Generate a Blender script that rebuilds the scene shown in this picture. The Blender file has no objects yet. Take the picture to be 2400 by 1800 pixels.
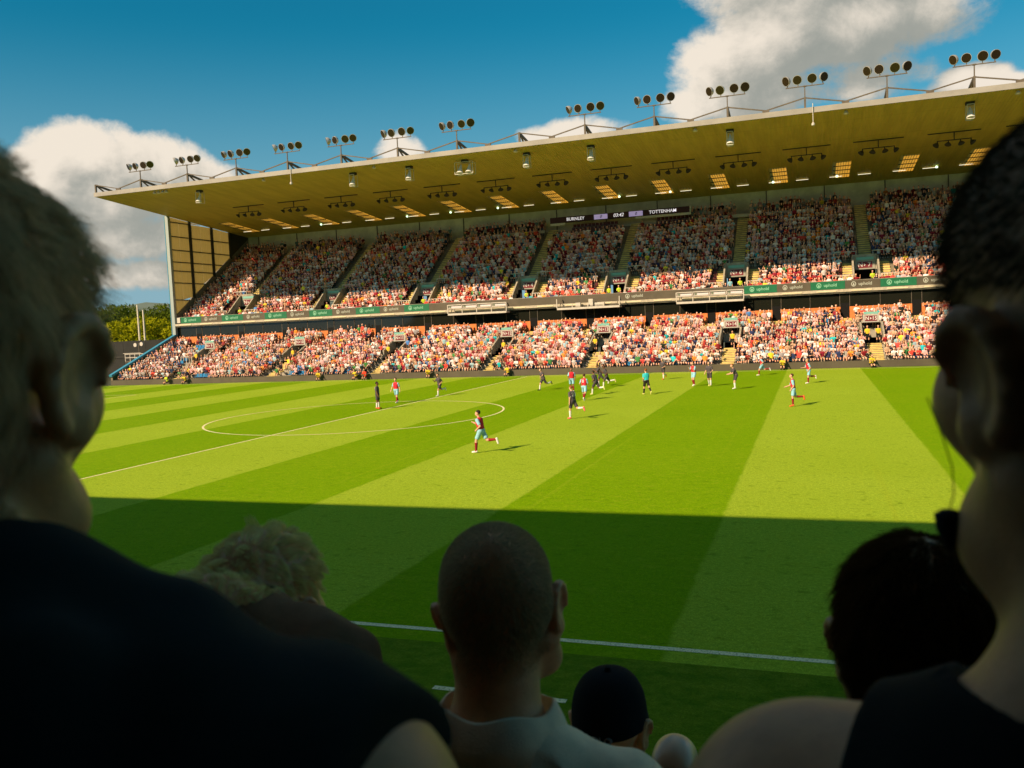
import bpy, bmesh, math, random
import numpy as np
from mathutils import Vector, Matrix, Euler

random.seed(7); rng = np.random.default_rng(7)
scene = bpy.context.scene
COL = scene.collection
R = math.radians

# ------------------------------------------------------------------ camera
YAW, PITCH, ROLL = 0.339247, -0.069091, -0.045200
CAM = Vector((27.0253, -13.3244, 5.2465))
fw = Vector((-math.sin(YAW) * math.cos(PITCH), math.cos(YAW) * math.cos(PITCH), math.sin(PITCH)))
r0 = Vector((math.cos(YAW), math.sin(YAW), 0)); u0 = r0.cross(fw)
rt = r0 * math.cos(ROLL) + u0 * math.sin(ROLL); up = u0 * math.cos(ROLL) - r0 * math.sin(ROLL)
cam_data = bpy.data.cameras.new('camera'); cam = bpy.data.objects.new('camera', cam_data); COL.objects.link(cam)
cam.matrix_world = Matrix(((rt.x, up.x, -fw.x, CAM.x), (rt.y, up.y, -fw.y, CAM.y), (rt.z, up.z, -fw.z, CAM.z), (0, 0, 0, 1)))
cam_data.sensor_width = 36.0; cam_data.lens = 36.0 * 2015.1 / 2400.0
cam_data.clip_start = 0.05; cam_data.clip_end = 6000
cam_data.dof.use_dof = True; cam_data.dof.focus_distance = 60.0; cam_data.dof.aperture_fstop = 9.0
scene.camera = cam

# ------------------------------------------------------------------ light, sky, exposure
SUN_DIR = Vector((0.80, 1.30, -1.0)).normalized()          # the way the light travels
SUN_EL = math.asin(-SUN_DIR.z)
SUN_AZ = math.atan2(-SUN_DIR.x, -SUN_DIR.y)                # clockwise from +Y, to where the sun stands
sun = bpy.data.lights.new('sun', 'SUN'); sun.energy = 3.05; sun.angle = R(0.5); sun.color = (1.0, 0.73, 0.47)
so = bpy.data.objects.new('sun', sun); COL.objects.link(so)
so.rotation_euler = SUN_DIR.to_track_quat('-Z', 'Y').to_euler()
scene.view_settings.view_transform = 'Standard'; scene.view_settings.look = 'None'
scene.view_settings.exposure = 1.40; scene.view_settings.gamma = 1.0
scene.view_settings.use_curve_mapping = False
scene.cycles.use_denoising = True
scene.cycles.max_bounces = 8; scene.cycles.diffuse_bounces = 4; scene.cycles.glossy_bounces = 3
scene.cycles.transmission_bounces = 4; scene.cycles.transparent_max_bounces = 6
scene.cycles.sample_clamp_indirect = 6.0

def px_dir(px, py):                                         # the view direction of a pixel of the 2400 x 1800 photograph
    return (fw + rt * ((px - 1200) / 2015.1) + up * (-(py - 900) / 2015.1)).normalized()

class NT:                                                   # a small node-tree helper
    def __init__(s, nt): s.t = nt; s.t.nodes.clear()
    def n(s, typ, **kw):
        nd = s.t.nodes.new(typ)
        for k, v in kw.items(): setattr(nd, k, v)
        return nd
    def put(s, sock, v):
        if hasattr(v, 'is_linked') or isinstance(v, bpy.types.NodeSocket): s.t.links.new(v, sock)
        elif v is not None: sock.default_value = v
    def math(s, op, a, b=None, c=None, clamp=False):
        nd = s.n('ShaderNodeMath', operation=op); nd.use_clamp = clamp
        for i, v in enumerate((a, b, c)):
            if v is not None: s.put(nd.inputs[i], v)
        return nd.outputs[0]
    def vmath(s, op, a, b=None, scale=None):
        nd = s.n('ShaderNodeVectorMath', operation=op); s.put(nd.inputs[0], a)
        if b is not None: s.put(nd.inputs[1], b)
        if scale is not None: s.put(nd.inputs['Scale'], scale)
        return nd.outputs['Value'] if op in ('LENGTH', 'DOT_PRODUCT', 'DISTANCE') else nd.outputs[0]
    def noise(s, vec, scale=5, detail=4, rough=0.55, dist=0.0):
        nd = s.n('ShaderNodeTexNoise'); s.put(nd.inputs['Vector'], vec)
        nd.inputs['Scale'].default_value = scale; nd.inputs['Detail'].default_value = detail
        nd.inputs['Roughness'].default_value = rough; nd.inputs['Distortion'].default_value = dist
        return nd.outputs['Fac']
    def ramp(s, v, a, b, lo=0.0, hi=1.0, smooth=True):
        nd = s.n('ShaderNodeMapRange'); nd.interpolation_type = 'SMOOTHSTEP' if smooth else 'LINEAR'
        s.put(nd.inputs['Value'], v)
        for k, x in (('From Min', a), ('From Max', b), ('To Min', lo), ('To Max', hi)): s.put(nd.inputs[k], x)
        return nd.outputs['Result']
    def mix(s, f, a, b, mode='MIX'):
        nd = s.n('ShaderNodeMix', data_type='RGBA', blend_type=mode)
        s.put(nd.inputs['Factor'], f)
        for i, v in ((6, a), (7, b)):
            s.put(nd.inputs[i], (*v, 1) if isinstance(v, tuple) and len(v) == 3 else v)
        return nd.outputs[2]
    def sep(s, v):
        nd = s.n('ShaderNodeSeparateXYZ'); s.put(nd.inputs[0], v); return nd.outputs
    def comb(s, x, y, z):
        nd = s.n('ShaderNodeCombineXYZ')
        for i, v in enumerate((x, y, z)): s.put(nd.inputs[i], v)
        return nd.outputs[0]

world = bpy.data.worlds.new('World'); scene.world = world; world.use_nodes = True
W = NT(world.node_tree)
sky = W.n('ShaderNodeTexSky', sky_type='NISHITA'); sky.sun_disc = False
sky.sun_elevation = SUN_EL; sky.sun_rotation = SUN_AZ; sky.air_density = 1.0; sky.dust_density = 0.6; sky.ozone_density = 1.6
SKY_STRENGTH = 0.085
tc = W.n('ShaderNodeTexCoord').outputs['Generated']
D = W.vmath('NORMALIZE', tc)
dx, dy, dz = W.sep(D)
az = W.math('ARCTAN2', dx, dy); el = W.math('ARCSINE', dz)
UV = W.comb(az, el, 0.0)
def cloud_density(uv, dirv):
    """cumulus heaps at the bearings where they stand, broken up by noise, and loose ones over the rest of the sky"""
    n1 = W.noise(W.vmath('MULTIPLY', dirv, (1.0, 1.0, 1.35)), 7.0, 9, 0.6, 0.25)
    n2 = W.noise(dirv, 26.0, 6, 0.62, 0.2)
    dens = None
    blobs = [  # px, py, half width, half height (pixels of the photograph), weight
        (190, 360, 135, 85, 1.0), (330, 395, 160, 80, 1.0), (450, 425, 130, 55, .9), (120, 400, 95, 80, 1.0), (250, 460, 190, 75, .85), (-420, 430, 200, 100, 1.0),
        (300, 560, 170, 60, .85), (320, 640, 150, 40, .75), (240, 500, 130, 50, .7),
        (940, 352, 66, 42, .80), (1370, 305, 120, 40, .85), (1270, 318, 70, 26, .7),
        (1690, 150, 150, 120, 1.0), (1820, 90, 200, 130, 1.05), (1990, 60, 210, 120, 1.05), (2140, 40, 160, 85, .95), (1640, 240, 110, 55, .95), (1800, 215, 190, 75, .95), (2030, 180, 170, 62, .8), (1850, -60, 300, 110, 1.0),
        (2270, 185, 85, 36, .85), (2220, 205, 70, 22, .7), (2340, 200, 70, 24, .7),
        (2850, 330, 260, 60, .8), (-900, 300, 300, 120, 1.0), (3100, 60, 300, 110, 1.0), (-500, -300, 380, 120, 1.0)]
    for (px, py, a, b, w) in blobs:
        d = px_dir(px, py); u, v = math.atan2(d.x, d.y), math.asin(d.z)
        k = 1.0 / 2015.1
        off = W.vmath('SUBTRACT', uv, (u, v, 0)); off = W.vmath('MULTIPLY', off, (1 / (a * k), 1 / (b * k), 0))
        q = W.math('MULTIPLY_ADD', W.vmath('DOT_PRODUCT', off, off), -w, w)
        dens = q if dens is None else W.math('SMOOTH_MAX', dens, q, 0.25)
    # unseen loose clouds elsewhere, cover set for the ambient light, low weight in the clear part of the view
    far = W.noise(W.vmath('MULTIPLY', dirv, (1, 1, 2.2)), 2.3, 5, 0.55)
    amp = W.ramp(dz, 0.42, 0.62, 0.0, 1.0)
    back = W.ramp(dy, 0.35, -0.1, 0.0, 1.0)
    loose = W.math('MULTIPLY', W.ramp(far, 0.495, 0.665, -0.5, 1.3), W.math('MAXIMUM', amp, back))
    loose = W.math('SUBTRACT', loose, W.math('SUBTRACT', 0.6, W.math('MULTIPLY', W.math('MAXIMUM', amp, back), 0.6)))
    dens = W.math('MAXIMUM', W.math('MAXIMUM', dens, -1.2), loose)
    nz = W.math('ADD', W.math('MULTIPLY', W.math('SUBTRACT', n1, 0.5), 2.6), W.math('MULTIPLY', W.math('SUBTRACT', n2, 0.5), 0.9))
    return W.math('ADD', dens, nz), n1, n2
d0, n1, n2 = cloud_density(UV, D)
sh = W.vmath('ADD', D, (-0.030, 0.0, 0.030))                # towards the sun: up and to the left
d1, _, _ = cloud_density(W.vmath('ADD', UV, (-0.034, 0.030, 0)), sh)
alpha = W.ramp(d0, 0.0, 0.58)
lit = W.ramp(W.math('SUBTRACT', d0, d1), -0.40, 0.85)
thick = W.ramp(d1, 0.2, 1.9)
lit = W.math('MULTIPLY', W.math('ADD', W.math('MULTIPLY', lit, 0.72), 0.28), W.math('SUBTRACT', 1.0, W.math('MULTIPLY', thick, 0.60)))
ccol = W.mix(lit, (0.086, 0.100, 0.094), (0.335, 0.300, 0.255))
skyc = W.mix(1.0, sky.outputs[0], (0.024, 0.362, 0.395), 'MULTIPLY')
skyc = W.vmath('SCALE', skyc, None, SKY_STRENGTH)
# pale air low over the horizon
haze = W.ramp(el, 0.0, 0.34, 0.95, 0.0)
skyc = W.mix(haze, skyc, (0.105, 0.165, 0.200))
final = W.mix(alpha, skyc, ccol)
below = W.ramp(dz, -0.02, 0.0, 0.0, 1.0)
bg = W.n('ShaderNodeBackground'); W.put(bg.inputs['Color'], final); bg.inputs['Strength'].default_value = 1.0
W.t.links.new(bg.outputs[0], W.n('ShaderNodeOutputWorld').inputs['Surface'])

# ------------------------------------------------------------------ materials
MATS = {}
def mat(name, col, rough=0.7, metal=0.0, var=0.0, vscale=3.0, bump=0.0, bscale=40.0, spec=0.3, trans=None, sss=0.0, emit=None, stretch=(1, 1, 1)):
    if name in MATS: return MATS[name]
    m = bpy.data.materials.new(name); m.use_nodes = True; N = NT(m.node_tree)
    b = N.n('ShaderNodeBsdfPrincipled'); out = N.n('ShaderNodeOutputMaterial')
    b.inputs['Roughness'].default_value = rough; b.inputs['Metallic'].default_value = metal
    b.inputs['Specular IOR Level'].default_value = spec
    co = N.vmath('MULTIPLY', N.n('ShaderNodeTexCoord').outputs['Object'], stretch)
    if var > 0:
        f = N.noise(co, vscale, 6, 0.6)
        lo = tuple(c * (1 - var) for c in col); hi = tuple(min(1, c * (1 + var)) for c in col)
        N.put(b.inputs['Base Color'], N.mix(N.ramp(f, 0.3, 0.7), lo, hi))
    else: b.inputs['Base Color'].default_value = (*col, 1)
    if bump > 0:
        bp = N.n('ShaderNodeBump'); bp.inputs['Strength'].default_value = bump; bp.inputs['Distance'].default_value = 0.02
        N.put(bp.inputs['Height'], N.noise(co, bscale, 5, 0.6)); N.put(b.inputs['Normal'], bp.outputs[0])
    if sss > 0:
        b.inputs['Subsurface Weight'].default_value = sss; b.inputs['Subsurface Radius'].default_value = (1.0, 0.25, 0.1); b.inputs['Subsurface Scale'].default_value = 0.012
    if emit:
        b.inputs['Emission Color'].default_value = (*emit[0], 1); b.inputs['Emission Strength'].default_value = emit[1]
    sh_ = b.outputs[0]
    if trans:
        tr = N.n('ShaderNodeBsdfTranslucent'); tr.inputs['Color'].default_value = (*trans[0], 1)
        mx = N.n('ShaderNodeMixShader'); mx.inputs[0].default_value = trans[1]
        N.put(mx.inputs[1], sh_); N.put(mx.inputs[2], tr.outputs[0]); sh_ = mx.outputs[0]
    N.put(out.inputs['Surface'], sh_); MATS[name] = m; return m

def grass_material(name, stripes=True):
    m = bpy.data.materials.new(name); m.use_nodes = True; N = NT(m.node_tree)
    b = N.n('ShaderNodeBsdfPrincipled'); out = N.n('ShaderNodeOutputMaterial')
    co = N.n('ShaderNodeTexCoord').outputs['Object']
    x, y, z = N.sep(co)
    wob = N.math('MULTIPLY', N.math('SUBTRACT', N.noise(co, 1.2, 5), 0.5), 0.22)
    fine = N.noise(co, 34.0, 8, 0.72); mid = N.noise(N.vmath('MULTIPLY', co, (1.0, 1.35, 1)), 2.6, 7, 0.66, 0.3); big = N.noise(co, 0.16, 4, 0.5)
    if stripes:
        t = N.math('PINGPONG', N.math('ADD', N.math('ADD', x, wob), 6.174 * 40 + 3.087), 6.174)
        f = N.ramp(t, 3.02, 3.16)                           # 1 in the pale mown bands
        t2 = N.math('PINGPONG', N.math('ADD', N.math('ADD', y, wob), 200.0), 5.6)
        cross = N.ramp(t2, 2.7, 2.9)
        dark, pale = (0.172, 0.332, 0.0008), (0.318, 0.458, 0.028)
        c = N.mix(f, dark, pale)
        c = N.mix(N.math('MULTIPLY', cross, 0.10), c, (0.25, 0.37, 0.008))
        # wheel tracks of the mower: thin pale lines along the bands
        tr = N.ramp(N.noise(N.vmath('MULTIPLY', co, (3.2, 0.02, 1)), 1.0, 3), 0.60, 0.75)
        c = N.mix(N.math('MULTIPLY', tr, 0.28), c, (0.34, 0.42, 0.02))
        worn = N.ramp(mid, 0.50, 0.70)
        c = N.mix(N.math('MULTIPLY', worn, 0.45), c, (0.29, 0.38, 0.014))
        fleck = N.math('MULTIPLY', N.ramp(N.noise(N.vmath('MULTIPLY', co, (4.0, 7.5, 1)), 1.0, 5, .7), .60, .70), N.ramp(N.noise(co, .09, 3), .40, .62))
        c = N.mix(N.math('MULTIPLY', fleck, 0.55), c, (0.42, 0.46, 0.03))
        tuft = N.ramp(mid, 0.46, 0.30)
        c = N.mix(N.math('MULTIPLY', tuft, 0.55), c, (0.100, 0.205, 0.0008))
    else:
        c = N.mix(N.ramp(mid, 0.3, 0.7), (0.060, 0.150, 0.004), (0.150, 0.225, 0.012))
        sp = N.ramp(N.noise(co, 60, 3, 0.7), 0.62, 0.72); c = N.mix(N.math('MULTIPLY', sp, .45), c, (0.20, 0.22, 0.06))
    c = N.mix(N.ramp(fine, 0.35, 0.65, 0.0, 0.75), c, N.mix(1.0, c, (0.38, 0.46, 0.4), 'MULTIPLY'))
    sp2 = N.noise(co, 11.0, 6, 0.75); c = N.mix(N.ramp(sp2, 0.44, 0.62, 0.0, 0.7), c, N.mix(1.0, c, (1.5, 1.35, 1.6), 'MULTIPLY'))
    c = N.mix(N.ramp(big, 0.3, 0.7, 0.0, 0.16), c, (0.19, 0.32, 0.004))
    N.put(b.inputs['Base Color'], c); b.inputs['Roughness'].default_value = 0.85; b.inputs['Specular IOR Level'].default_value = 0.02
    bp = N.n('ShaderNodeBump'); bp.inputs['Strength'].default_value = 0.55; bp.inputs['Distance'].default_value = 0.03
    N.put(bp.inputs['Height'], N.math('ADD', fine, N.math('MULTIPLY', mid, 1.5))); N.put(b.inputs['Normal'], bp.outputs[0])
    N.put(out.inputs['Surface'], b.outputs[0]); return m

def attr_material(name, attr, rough=0.75, mul=1.0, sss=0.0):
    m = bpy.data.materials.new(name); m.use_nodes = True; N = NT(m.node_tree)
    b = N.n('ShaderNodeBsdfPrincipled'); out = N.n('ShaderNodeOutputMaterial')
    a = N.n('ShaderNodeAttribute', attribute_type='INSTANCER', attribute_name=attr)
    N.put(b.inputs['Base Color'], a.outputs['Color'] if mul == 1 else N.vmath('SCALE', a.outputs['Color'], None, mul))
    b.inputs['Roughness'].default_value = rough; b.inputs['Specular IOR Level'].default_value = 0.2
    N.put(out.inputs['Surface'], b.outputs[0]); return m

# ------------------------------------------------------------------ mesh helpers
class MB:
    def __init__(s): s.v = []; s.f = []; s.m = []
    def add(s, vs, fs, mi=0):
        o = len(s.v); s.v.extend(vs); s.f.extend([tuple(i + o for i in f) for f in fs]); s.m.extend([mi] * len(fs))
    def box(s, x0, x1, y0, y1, z0, z1, mi=0):
        s.add([(x0, y0, z0), (x1, y0, z0), (x1, y1, z0), (x0, y1, z0), (x0, y0, z1), (x1, y0, z1), (x1, y1, z1), (x0, y1, z1)],
              [(0, 3, 2, 1), (4, 5, 6, 7), (0, 1, 5, 4), (1, 2, 6, 5), (2, 3, 7, 6), (3, 0, 4, 7)], mi)
    def beam(s, a, b, w, h=None, mi=0, upv=(0, 0, 1)):
        a, b = Vector(a), Vector(b); h = h or w; d = (b - a).normalized()
        side = d.cross(Vector(upv)); side = side.normalized() if side.length > 1e-4 else Vector((1, 0, 0)); u = side.cross(d)
        vs = [tuple(p + side * (sx * w / 2) + u * (sz * h / 2)) for p in (a, b) for sx, sz in ((-1, -1), (1, -1), (1, 1), (-1, 1))]
        s.add(vs, [(0, 1, 2, 3), (7, 6, 5, 4), (0, 4, 5, 1), (1, 5, 6, 2), (2, 6, 7, 3), (3, 7, 4, 0)], mi)
    def tube(s, pts, rads, n=10, mi=0, cap=True):
        pts = [Vector(p) for p in pts]; rads = rads if hasattr(rads, '__len__') else [rads] * len(pts); o = len(s.v); prev = None
        for i, p in enumerate(pts):
            d = (pts[min(i + 1, len(pts) - 1)] - pts[max(i - 1, 0)]).normalized()
            if prev is None: side = d.orthogonal().normalized()
            else: side = (prev - d * prev.dot(d)).normalized()
            prev = side; u = d.cross(side)
            s.v.extend([tuple(p + (side * math.cos(2 * math.pi * k / n) + u * math.sin(2 * math.pi * k / n)) * rads[i]) for k in range(n)])
        for i in range(len(pts) - 1):
            for k in range(n):
                a, b = o + i * n + k, o + i * n + (k + 1) % n
                s.f.append((a, b, b + n, a + n)); s.m.append(mi)
        if cap:
            s.f.append(tuple(o + k for k in reversed(range(n)))); s.m.append(mi)
            s.f.append(tuple(o + (len(pts) - 1) * n + k for k in range(n))); s.m.append(mi)
    def prism(s, prof, x0, x1, mi=0):                       # a (y, z) outline extruded along x
        n = len(prof); s.add([(x0, y, z) for y, z in prof] + [(x1, y, z) for y, z in prof],
              [tuple(range(n)), tuple(reversed(range(n, 2 * n)))] + [(i, i + n, (i + 1) % n + n, (i + 1) % n) for i in range(n)], mi)
    def mesh(s, name, mats, smooth=False):
        me = bpy.data.meshes.new(name); me.from_pydata(s.v, [], s.f)
        for m in (mats if isinstance(mats, (list, tuple)) else [mats]): me.materials.append(m)
        if any(s.m): me.polygons.foreach_set('material_index', s.m)
        if smooth: me.polygons.foreach_set('use_smooth', [True] * len(s.f))
        me.update()
        bm = bmesh.new(); bm.from_mesh(me); bmesh.ops.recalc_face_normals(bm, faces=bm.faces); bm.to_mesh(me); bm.free()
        return me
    def build(s, name, mats, parent=None, loc=(0, 0, 0), smooth=False): return link(name, s.mesh(name, mats, smooth), parent, loc)

def link(name, data, parent=None, loc=(0, 0, 0), rot=(0, 0, 0)):
    o = bpy.data.objects.new(name, data); COL.objects.link(o); o.location = loc; o.rotation_euler = rot
    if parent: o.parent = parent
    return o
def thing(name, label, cat, loc=(0, 0, 0), rotz=0.0, group=None):
    o = link(name, None, None, loc, (0, 0, rotz)); return tag(o, label, cat, group)
def tag(o, label, cat, group=None):
    o['label'] = label; o['category'] = cat
    if group: o['group'] = group
    return o
def struct(o): o['kind'] = 'structure'; return o
def stuff(o): o['kind'] = 'stuff'; return o
def dup(root, loc, rotz=None, label=None):
    r = root.copy(); COL.objects.link(r); r.location = loc
    if rotz is not None: r.rotation_euler = (0, 0, rotz)
    if label: r['label'] = label
    for ch in list(root.children):
        c = ch.copy(); COL.objects.link(c); c.parent = r
        for g in list(ch.children):
            d = g.copy(); COL.objects.link(d); d.parent = c
    return r

FONT_CACHE = {}
def text_mesh(body, size, m, shear=0.0, depth=0.006):
    key = (body, size, m.name, shear)
    if key not in FONT_CACHE:
        cu = bpy.data.curves.new('lettering', 'FONT'); cu.body = body; cu.size = size; cu.align_x = 'CENTER'; cu.align_y = 'CENTER'
        cu.extrude = depth; cu.shear = shear; cu.resolution_u = 3; cu.offset = size * 0.012
        o = bpy.data.objects.new('lettering', cu); COL.objects.link(o)
        me = bpy.data.meshes.new_from_object(o.evaluated_get(bpy.context.evaluated_depsgraph_get()))
        me.materials.clear(); me.materials.append(m); bpy.data.objects.remove(o); FONT_CACHE[key] = me
    return FONT_CACHE[key]
def lettering(body, size, m, parent, loc, rot=(math.pi / 2, 0, 0), shear=0.0):
    return link('lettering', text_mesh(body, size, m, shear), parent, loc, rot)

# ------------------------------------------------------------------ ground
gm = grass_material('pitch_grass'); am = grass_material('apron_turf', False)
mb = MB(); mb.box(-3000, 3000, -2000, 4000, -0.6, -0.06); struct(mb.build('ground', mat('ground_soil', (0.07, 0.075, 0.04), var=.4, vscale=.05)))
mb = MB(); mb.add([(-58, -.53, 0), (58, -.53, 0), (58, 69.28, 0), (-58, 69.28, 0)], [(0, 1, 2, 3)]); struct(mb.build('pitch', gm))
mb = MB(); mb.add([(-58, -7.5, 0), (58, -7.5, 0), (58, -.53, 0), (-58, -.53, 0)], [(0, 1, 2, 3)]); struct(mb.build('turf_apron', am))
def paint_material():
    m = bpy.data.materials.new('line_paint'); m.use_nodes = True; N = NT(m.node_tree)
    b = N.n('ShaderNodeBsdfPrincipled'); out = N.n('ShaderNodeOutputMaterial'); co = N.n('ShaderNodeTexCoord').outputs['Object']
    f = N.ramp(N.noise(co, 28, 6, .75), .36, .52)
    N.put(b.inputs['Base Color'], N.mix(f, (.20, .24, .10), (.84, .76, .42))); b.inputs['Roughness'].default_value = .9
    N.put(out.inputs['Surface'], b.outputs[0]); return m
pm = paint_material()
mb = MB(); Z = 0.004
def line(x0, x1, y0, y1): mb.add([(x0, y0, Z), (x1, y0, Z), (x1, y1, Z), (x0, y1, Z)], [(0, 1, 2, 3)])
w = .065
line(-52.5, 52.5, -w, w + .01); line(-52.5, 52.5, 68 - w, 68 + w)
line(-.06, .06, .08, 67.93)
for s in (-1, 1):
    xa, xb = sorted((s * 52.5, s * 52.38)); line(xa, xb, .08, 67.93)
    for dpt, hw in ((16.5, 20.15), (5.5, 9.16)):
        xi = s * (52.5 - dpt); xa, xb = sorted((xi, xi + s * .12)); line(xa, xb, 34 - hw, 34 + hw)
        for yy in (34 - hw, 34 + hw - .12):
            xa, xb = sorted((xi + s * .12, s * 52.38)); line(xa, xb, yy, yy + .12)
nseg = 128; vs = []
for k in range(nseg):
    a = 2 * math.pi * k / nseg
    for rr in (9.09, 9.21): vs.append((rr * math.cos(a), 34 + rr * math.sin(a), Z + .002))
mb.add(vs, [(2 * k, 2 * k + 1, (2 * k + 3) % (2 * nseg), (2 * k + 2) % (2 * nseg)) for k in range(nseg)])
for k in range(-4, 12): line(18.95 + k * 1.34 + (0.02 * (k % 3)), 18.95 + k * 1.34 + .72, -2.27, -2.15) if k in (-2, 0, 2, 3) else None
struct(mb.build('pitch_markings', pm))

# ------------------------------------------------------------------ far stand
X0, X1 = -54.0, 54.0
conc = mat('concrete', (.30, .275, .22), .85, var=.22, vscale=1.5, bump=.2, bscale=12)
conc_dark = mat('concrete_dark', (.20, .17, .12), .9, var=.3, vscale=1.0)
step_y = mat('step_paint', (.60, .47, .15), .8, var=.2, vscale=2)
board_m = mat('led_board_dark', (.085, .072, .050), .5, var=.12, vscale=.8)
green_m = mat('board_green', (.008, .125, .055), .5, var=.1)
white_m = mat('white_paint', (.50, .47, .42), .5, var=.08)
steel = mat('grey_steel', (.105, .088, .066), .6, 0, var=.2)
steel_dark = mat('dark_steel', (.035, .035, .030), .6)
pale = mat('pale_wall', (.52, .51, .38), .85, var=.18, vscale=.6)
orange = mat('orange_wall', (.62, .19, .055), .8, var=.12)
blue_m = mat('blue_paint', (.045, .26, .42), .45, var=.08)
glass = mat('dark_glass', (.012, .013, .009), .06, spec=.6)
black = mat('black_opening', (.004, .004, .004), .9)
letter_w = mat('letter_white', (.62, .60, .56), .6)
stand = thing('football_stand', 'long two tier football stand with cantilever roof and full crowd across the pitch', 'stand', (0, 69.3, 0))
def part(mbx, name, m, smooth=False):
    o = mbx.build(name, m, stand, smooth=smooth); o.location = (0, -69.3, 0); return o
PX = [-45.3, -32.0, -18.5, -5.2, 5.8, 19.1, 32.3, 45.6]     # passage centres along the stand
LO_Y = lambda i: 70.3 + .80 * i
LO_Z = lambda i: .30 + .30 * i
UP_Y = lambda i: 82.3 + .76 * i
UP_Z = lambda i: 7.30 + .517 * i
NLO, NUP = 14, 20
def cuts(i, rows, half):
    xs = [X0]
    if i in rows:
        for p in PX: xs += [p - half, p + half]
    xs.append(X1); return [(xs[k], xs[k + 1]) for k in range(0, len(xs), 2)]
mb = MB()
for i in range(NLO):
    for a, b in cuts(i, (6, 7, 8, 9), .88): mb.box(a, b, LO_Y(i) - .40, LO_Y(i) + .40, max(0, LO_Z(i) - .9), LO_Z(i))
    if i in (6, 7, 8, 9): pass
part(mb, 'lower_terrace', conc)
mb = MB()
for i in range(NUP):
    for a, b in cuts(i, (1, 2, 3, 4, 5), 1.15): mb.box(a, b, UP_Y(i) - .38, UP_Y(i) + .38, UP_Z(i) - .9, UP_Z(i))
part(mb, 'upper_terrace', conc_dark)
mb = MB(); mb.box(X0, X1, 69.30, 69.48, 0, .63); part(mb, 'front_wall', board_m)
# floors of the passages
for k, p in enumerate(PX):
    mb = MB(); mb.box(p - .88, p + .88, LO_Y(6) - .4, LO_Y(9) + 3, LO_Z(5) - .7, LO_Z(5) + .02); part(mb, 'passage_floor', conc)
    mb = MB(); mb.box(p - 1.15, p + 1.15, UP_Y(1) - .38, UP_Y(5) + 3, UP_Z(0) - .6, UP_Z(0) + .02); part(mb, 'passage_floor', conc)
# stairways between the seat blocks
def stairs(p, hw, rows, fy, fz, dy, m):
    mb = MB()
    for i in rows:
        mb.box(p - hw, p + hw, fy(i) - dy / 2 - .02, fy(i) + dy / 2 - .01, fz(i) - .3, fz(i) + .012); h_ = (fz(1) - fz(0)) * .5
        mb.box(p - hw, p + hw, fy(i) - dy / 2 - .024, fy(i) - dy / 2 - .019, fz(i) - h_, fz(i) - h_ * .55, 1); mb.box(p - hw, p + hw, fy(i) - .004, fy(i) + .001, fz(i) + .013, fz(i) + h_ * .42, 1)
        mb.box(p - hw, p + hw, fy(i) - .0, fy(i) + dy / 2 - .012, fz(i) + .012, fz(i) + h_)
    return part(mb, 'stairway', [m, conc_dark])
for k, p in enumerate(PX):
    stairs(p + .1, .62, range(6, NUP), UP_Y, UP_Z, .76, step_y)
    for s in (-1, 1): stairs(p + s * 1.85, .55, range(1, 6), UP_Y, UP_Z, .76, step_y)
    stairs(p, .62, range(0, 1), UP_Y, UP_Z, .76, step_y)
    stairs(p + .1, .62, range(0, 6), LO_Y, LO_Z, .80, step_y)
DOORS = [-50.3 + 6.7 * k for k in range(16)]
for k, p in enumerate(DOORS):
    if k % 1 == 0: stairs(p, .62, range(10, NLO), LO_Y, LO_Z, .80, step_y)
# passages: side walls, head wall
for tier, (fy, fz, rows, dyy) in {'up': (UP_Y, UP_Z, (1, 5), .38), 'lo': (LO_Y, LO_Z, (6, 9), .40)}.items():
    PW = 1.15 if tier == 'up' else .88
    for k, p in enumerate(PX):
        ya, yb = fy(rows[0]) - dyy, fy(rows[1]) + dyy; z0 = fz(rows[0] - 1); zt = fz(rows[1]) + .95
        for s in (-1, 1):
            mb = MB(); xa, xb = sorted((p + s * PW, p + s * (PW + .17)))
            mb.prism([(ya, z0), (yb, z0), (yb, zt), (yb - .9, zt), (ya, z0 + 1.15)], xa, xb); part(mb, 'passage_wall', conc)
        mb = MB(); yh = yb - .75; mb.box(p - PW, p + PW, yh, yh + .18, z0 + 2.05, zt + .15); part(mb, 'head_wall', conc)
        mb = MB(); mb.box(p - PW + .001, p + PW - .001, yb + 1.2, yb + 1.3, z0 - .2, zt); part(mb, 'passage_back', black)  # black colour stands for the unlit depth of the passage, its roof too
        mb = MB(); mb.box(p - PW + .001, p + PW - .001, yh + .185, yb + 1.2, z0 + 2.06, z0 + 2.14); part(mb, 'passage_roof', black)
# rails round the upper passages
def railing(xa, xb, y, z, h=.95, gap=.55):
    mb = MB(); n = max(2, int(round((xb - xa) / gap)) + 1)
    mb.beam((xa, y, z + h), (xb, y, z + h), .07); mb.beam((xa, y, z + .15), (xb, y, z + .15), .05)
    for k in range(n): x = xa + (xb - xa) * k / (n - 1); mb.beam((x, y, z), (x, y, z + h), .06)
    return part(mb, 'railing', white_m)
for p in PX:
    for s in (-1, 1):
        a, b = sorted((p + s * 1.35, p + s * 3.3)); railing(a, b, UP_Y(1) - .30, UP_Z(1), .95, .35)
        a, b = sorted((p + s * .85, p + s * 3.0)); railing(a, b, UP_Y(6) - .30, UP_Z(6), 1.0, .9)
        a, b = sorted((p + s * 1.35, p + s * 2.6)); railing(a, b, LO_Y(6) - .35, LO_Z(6), .95, .4)
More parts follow.
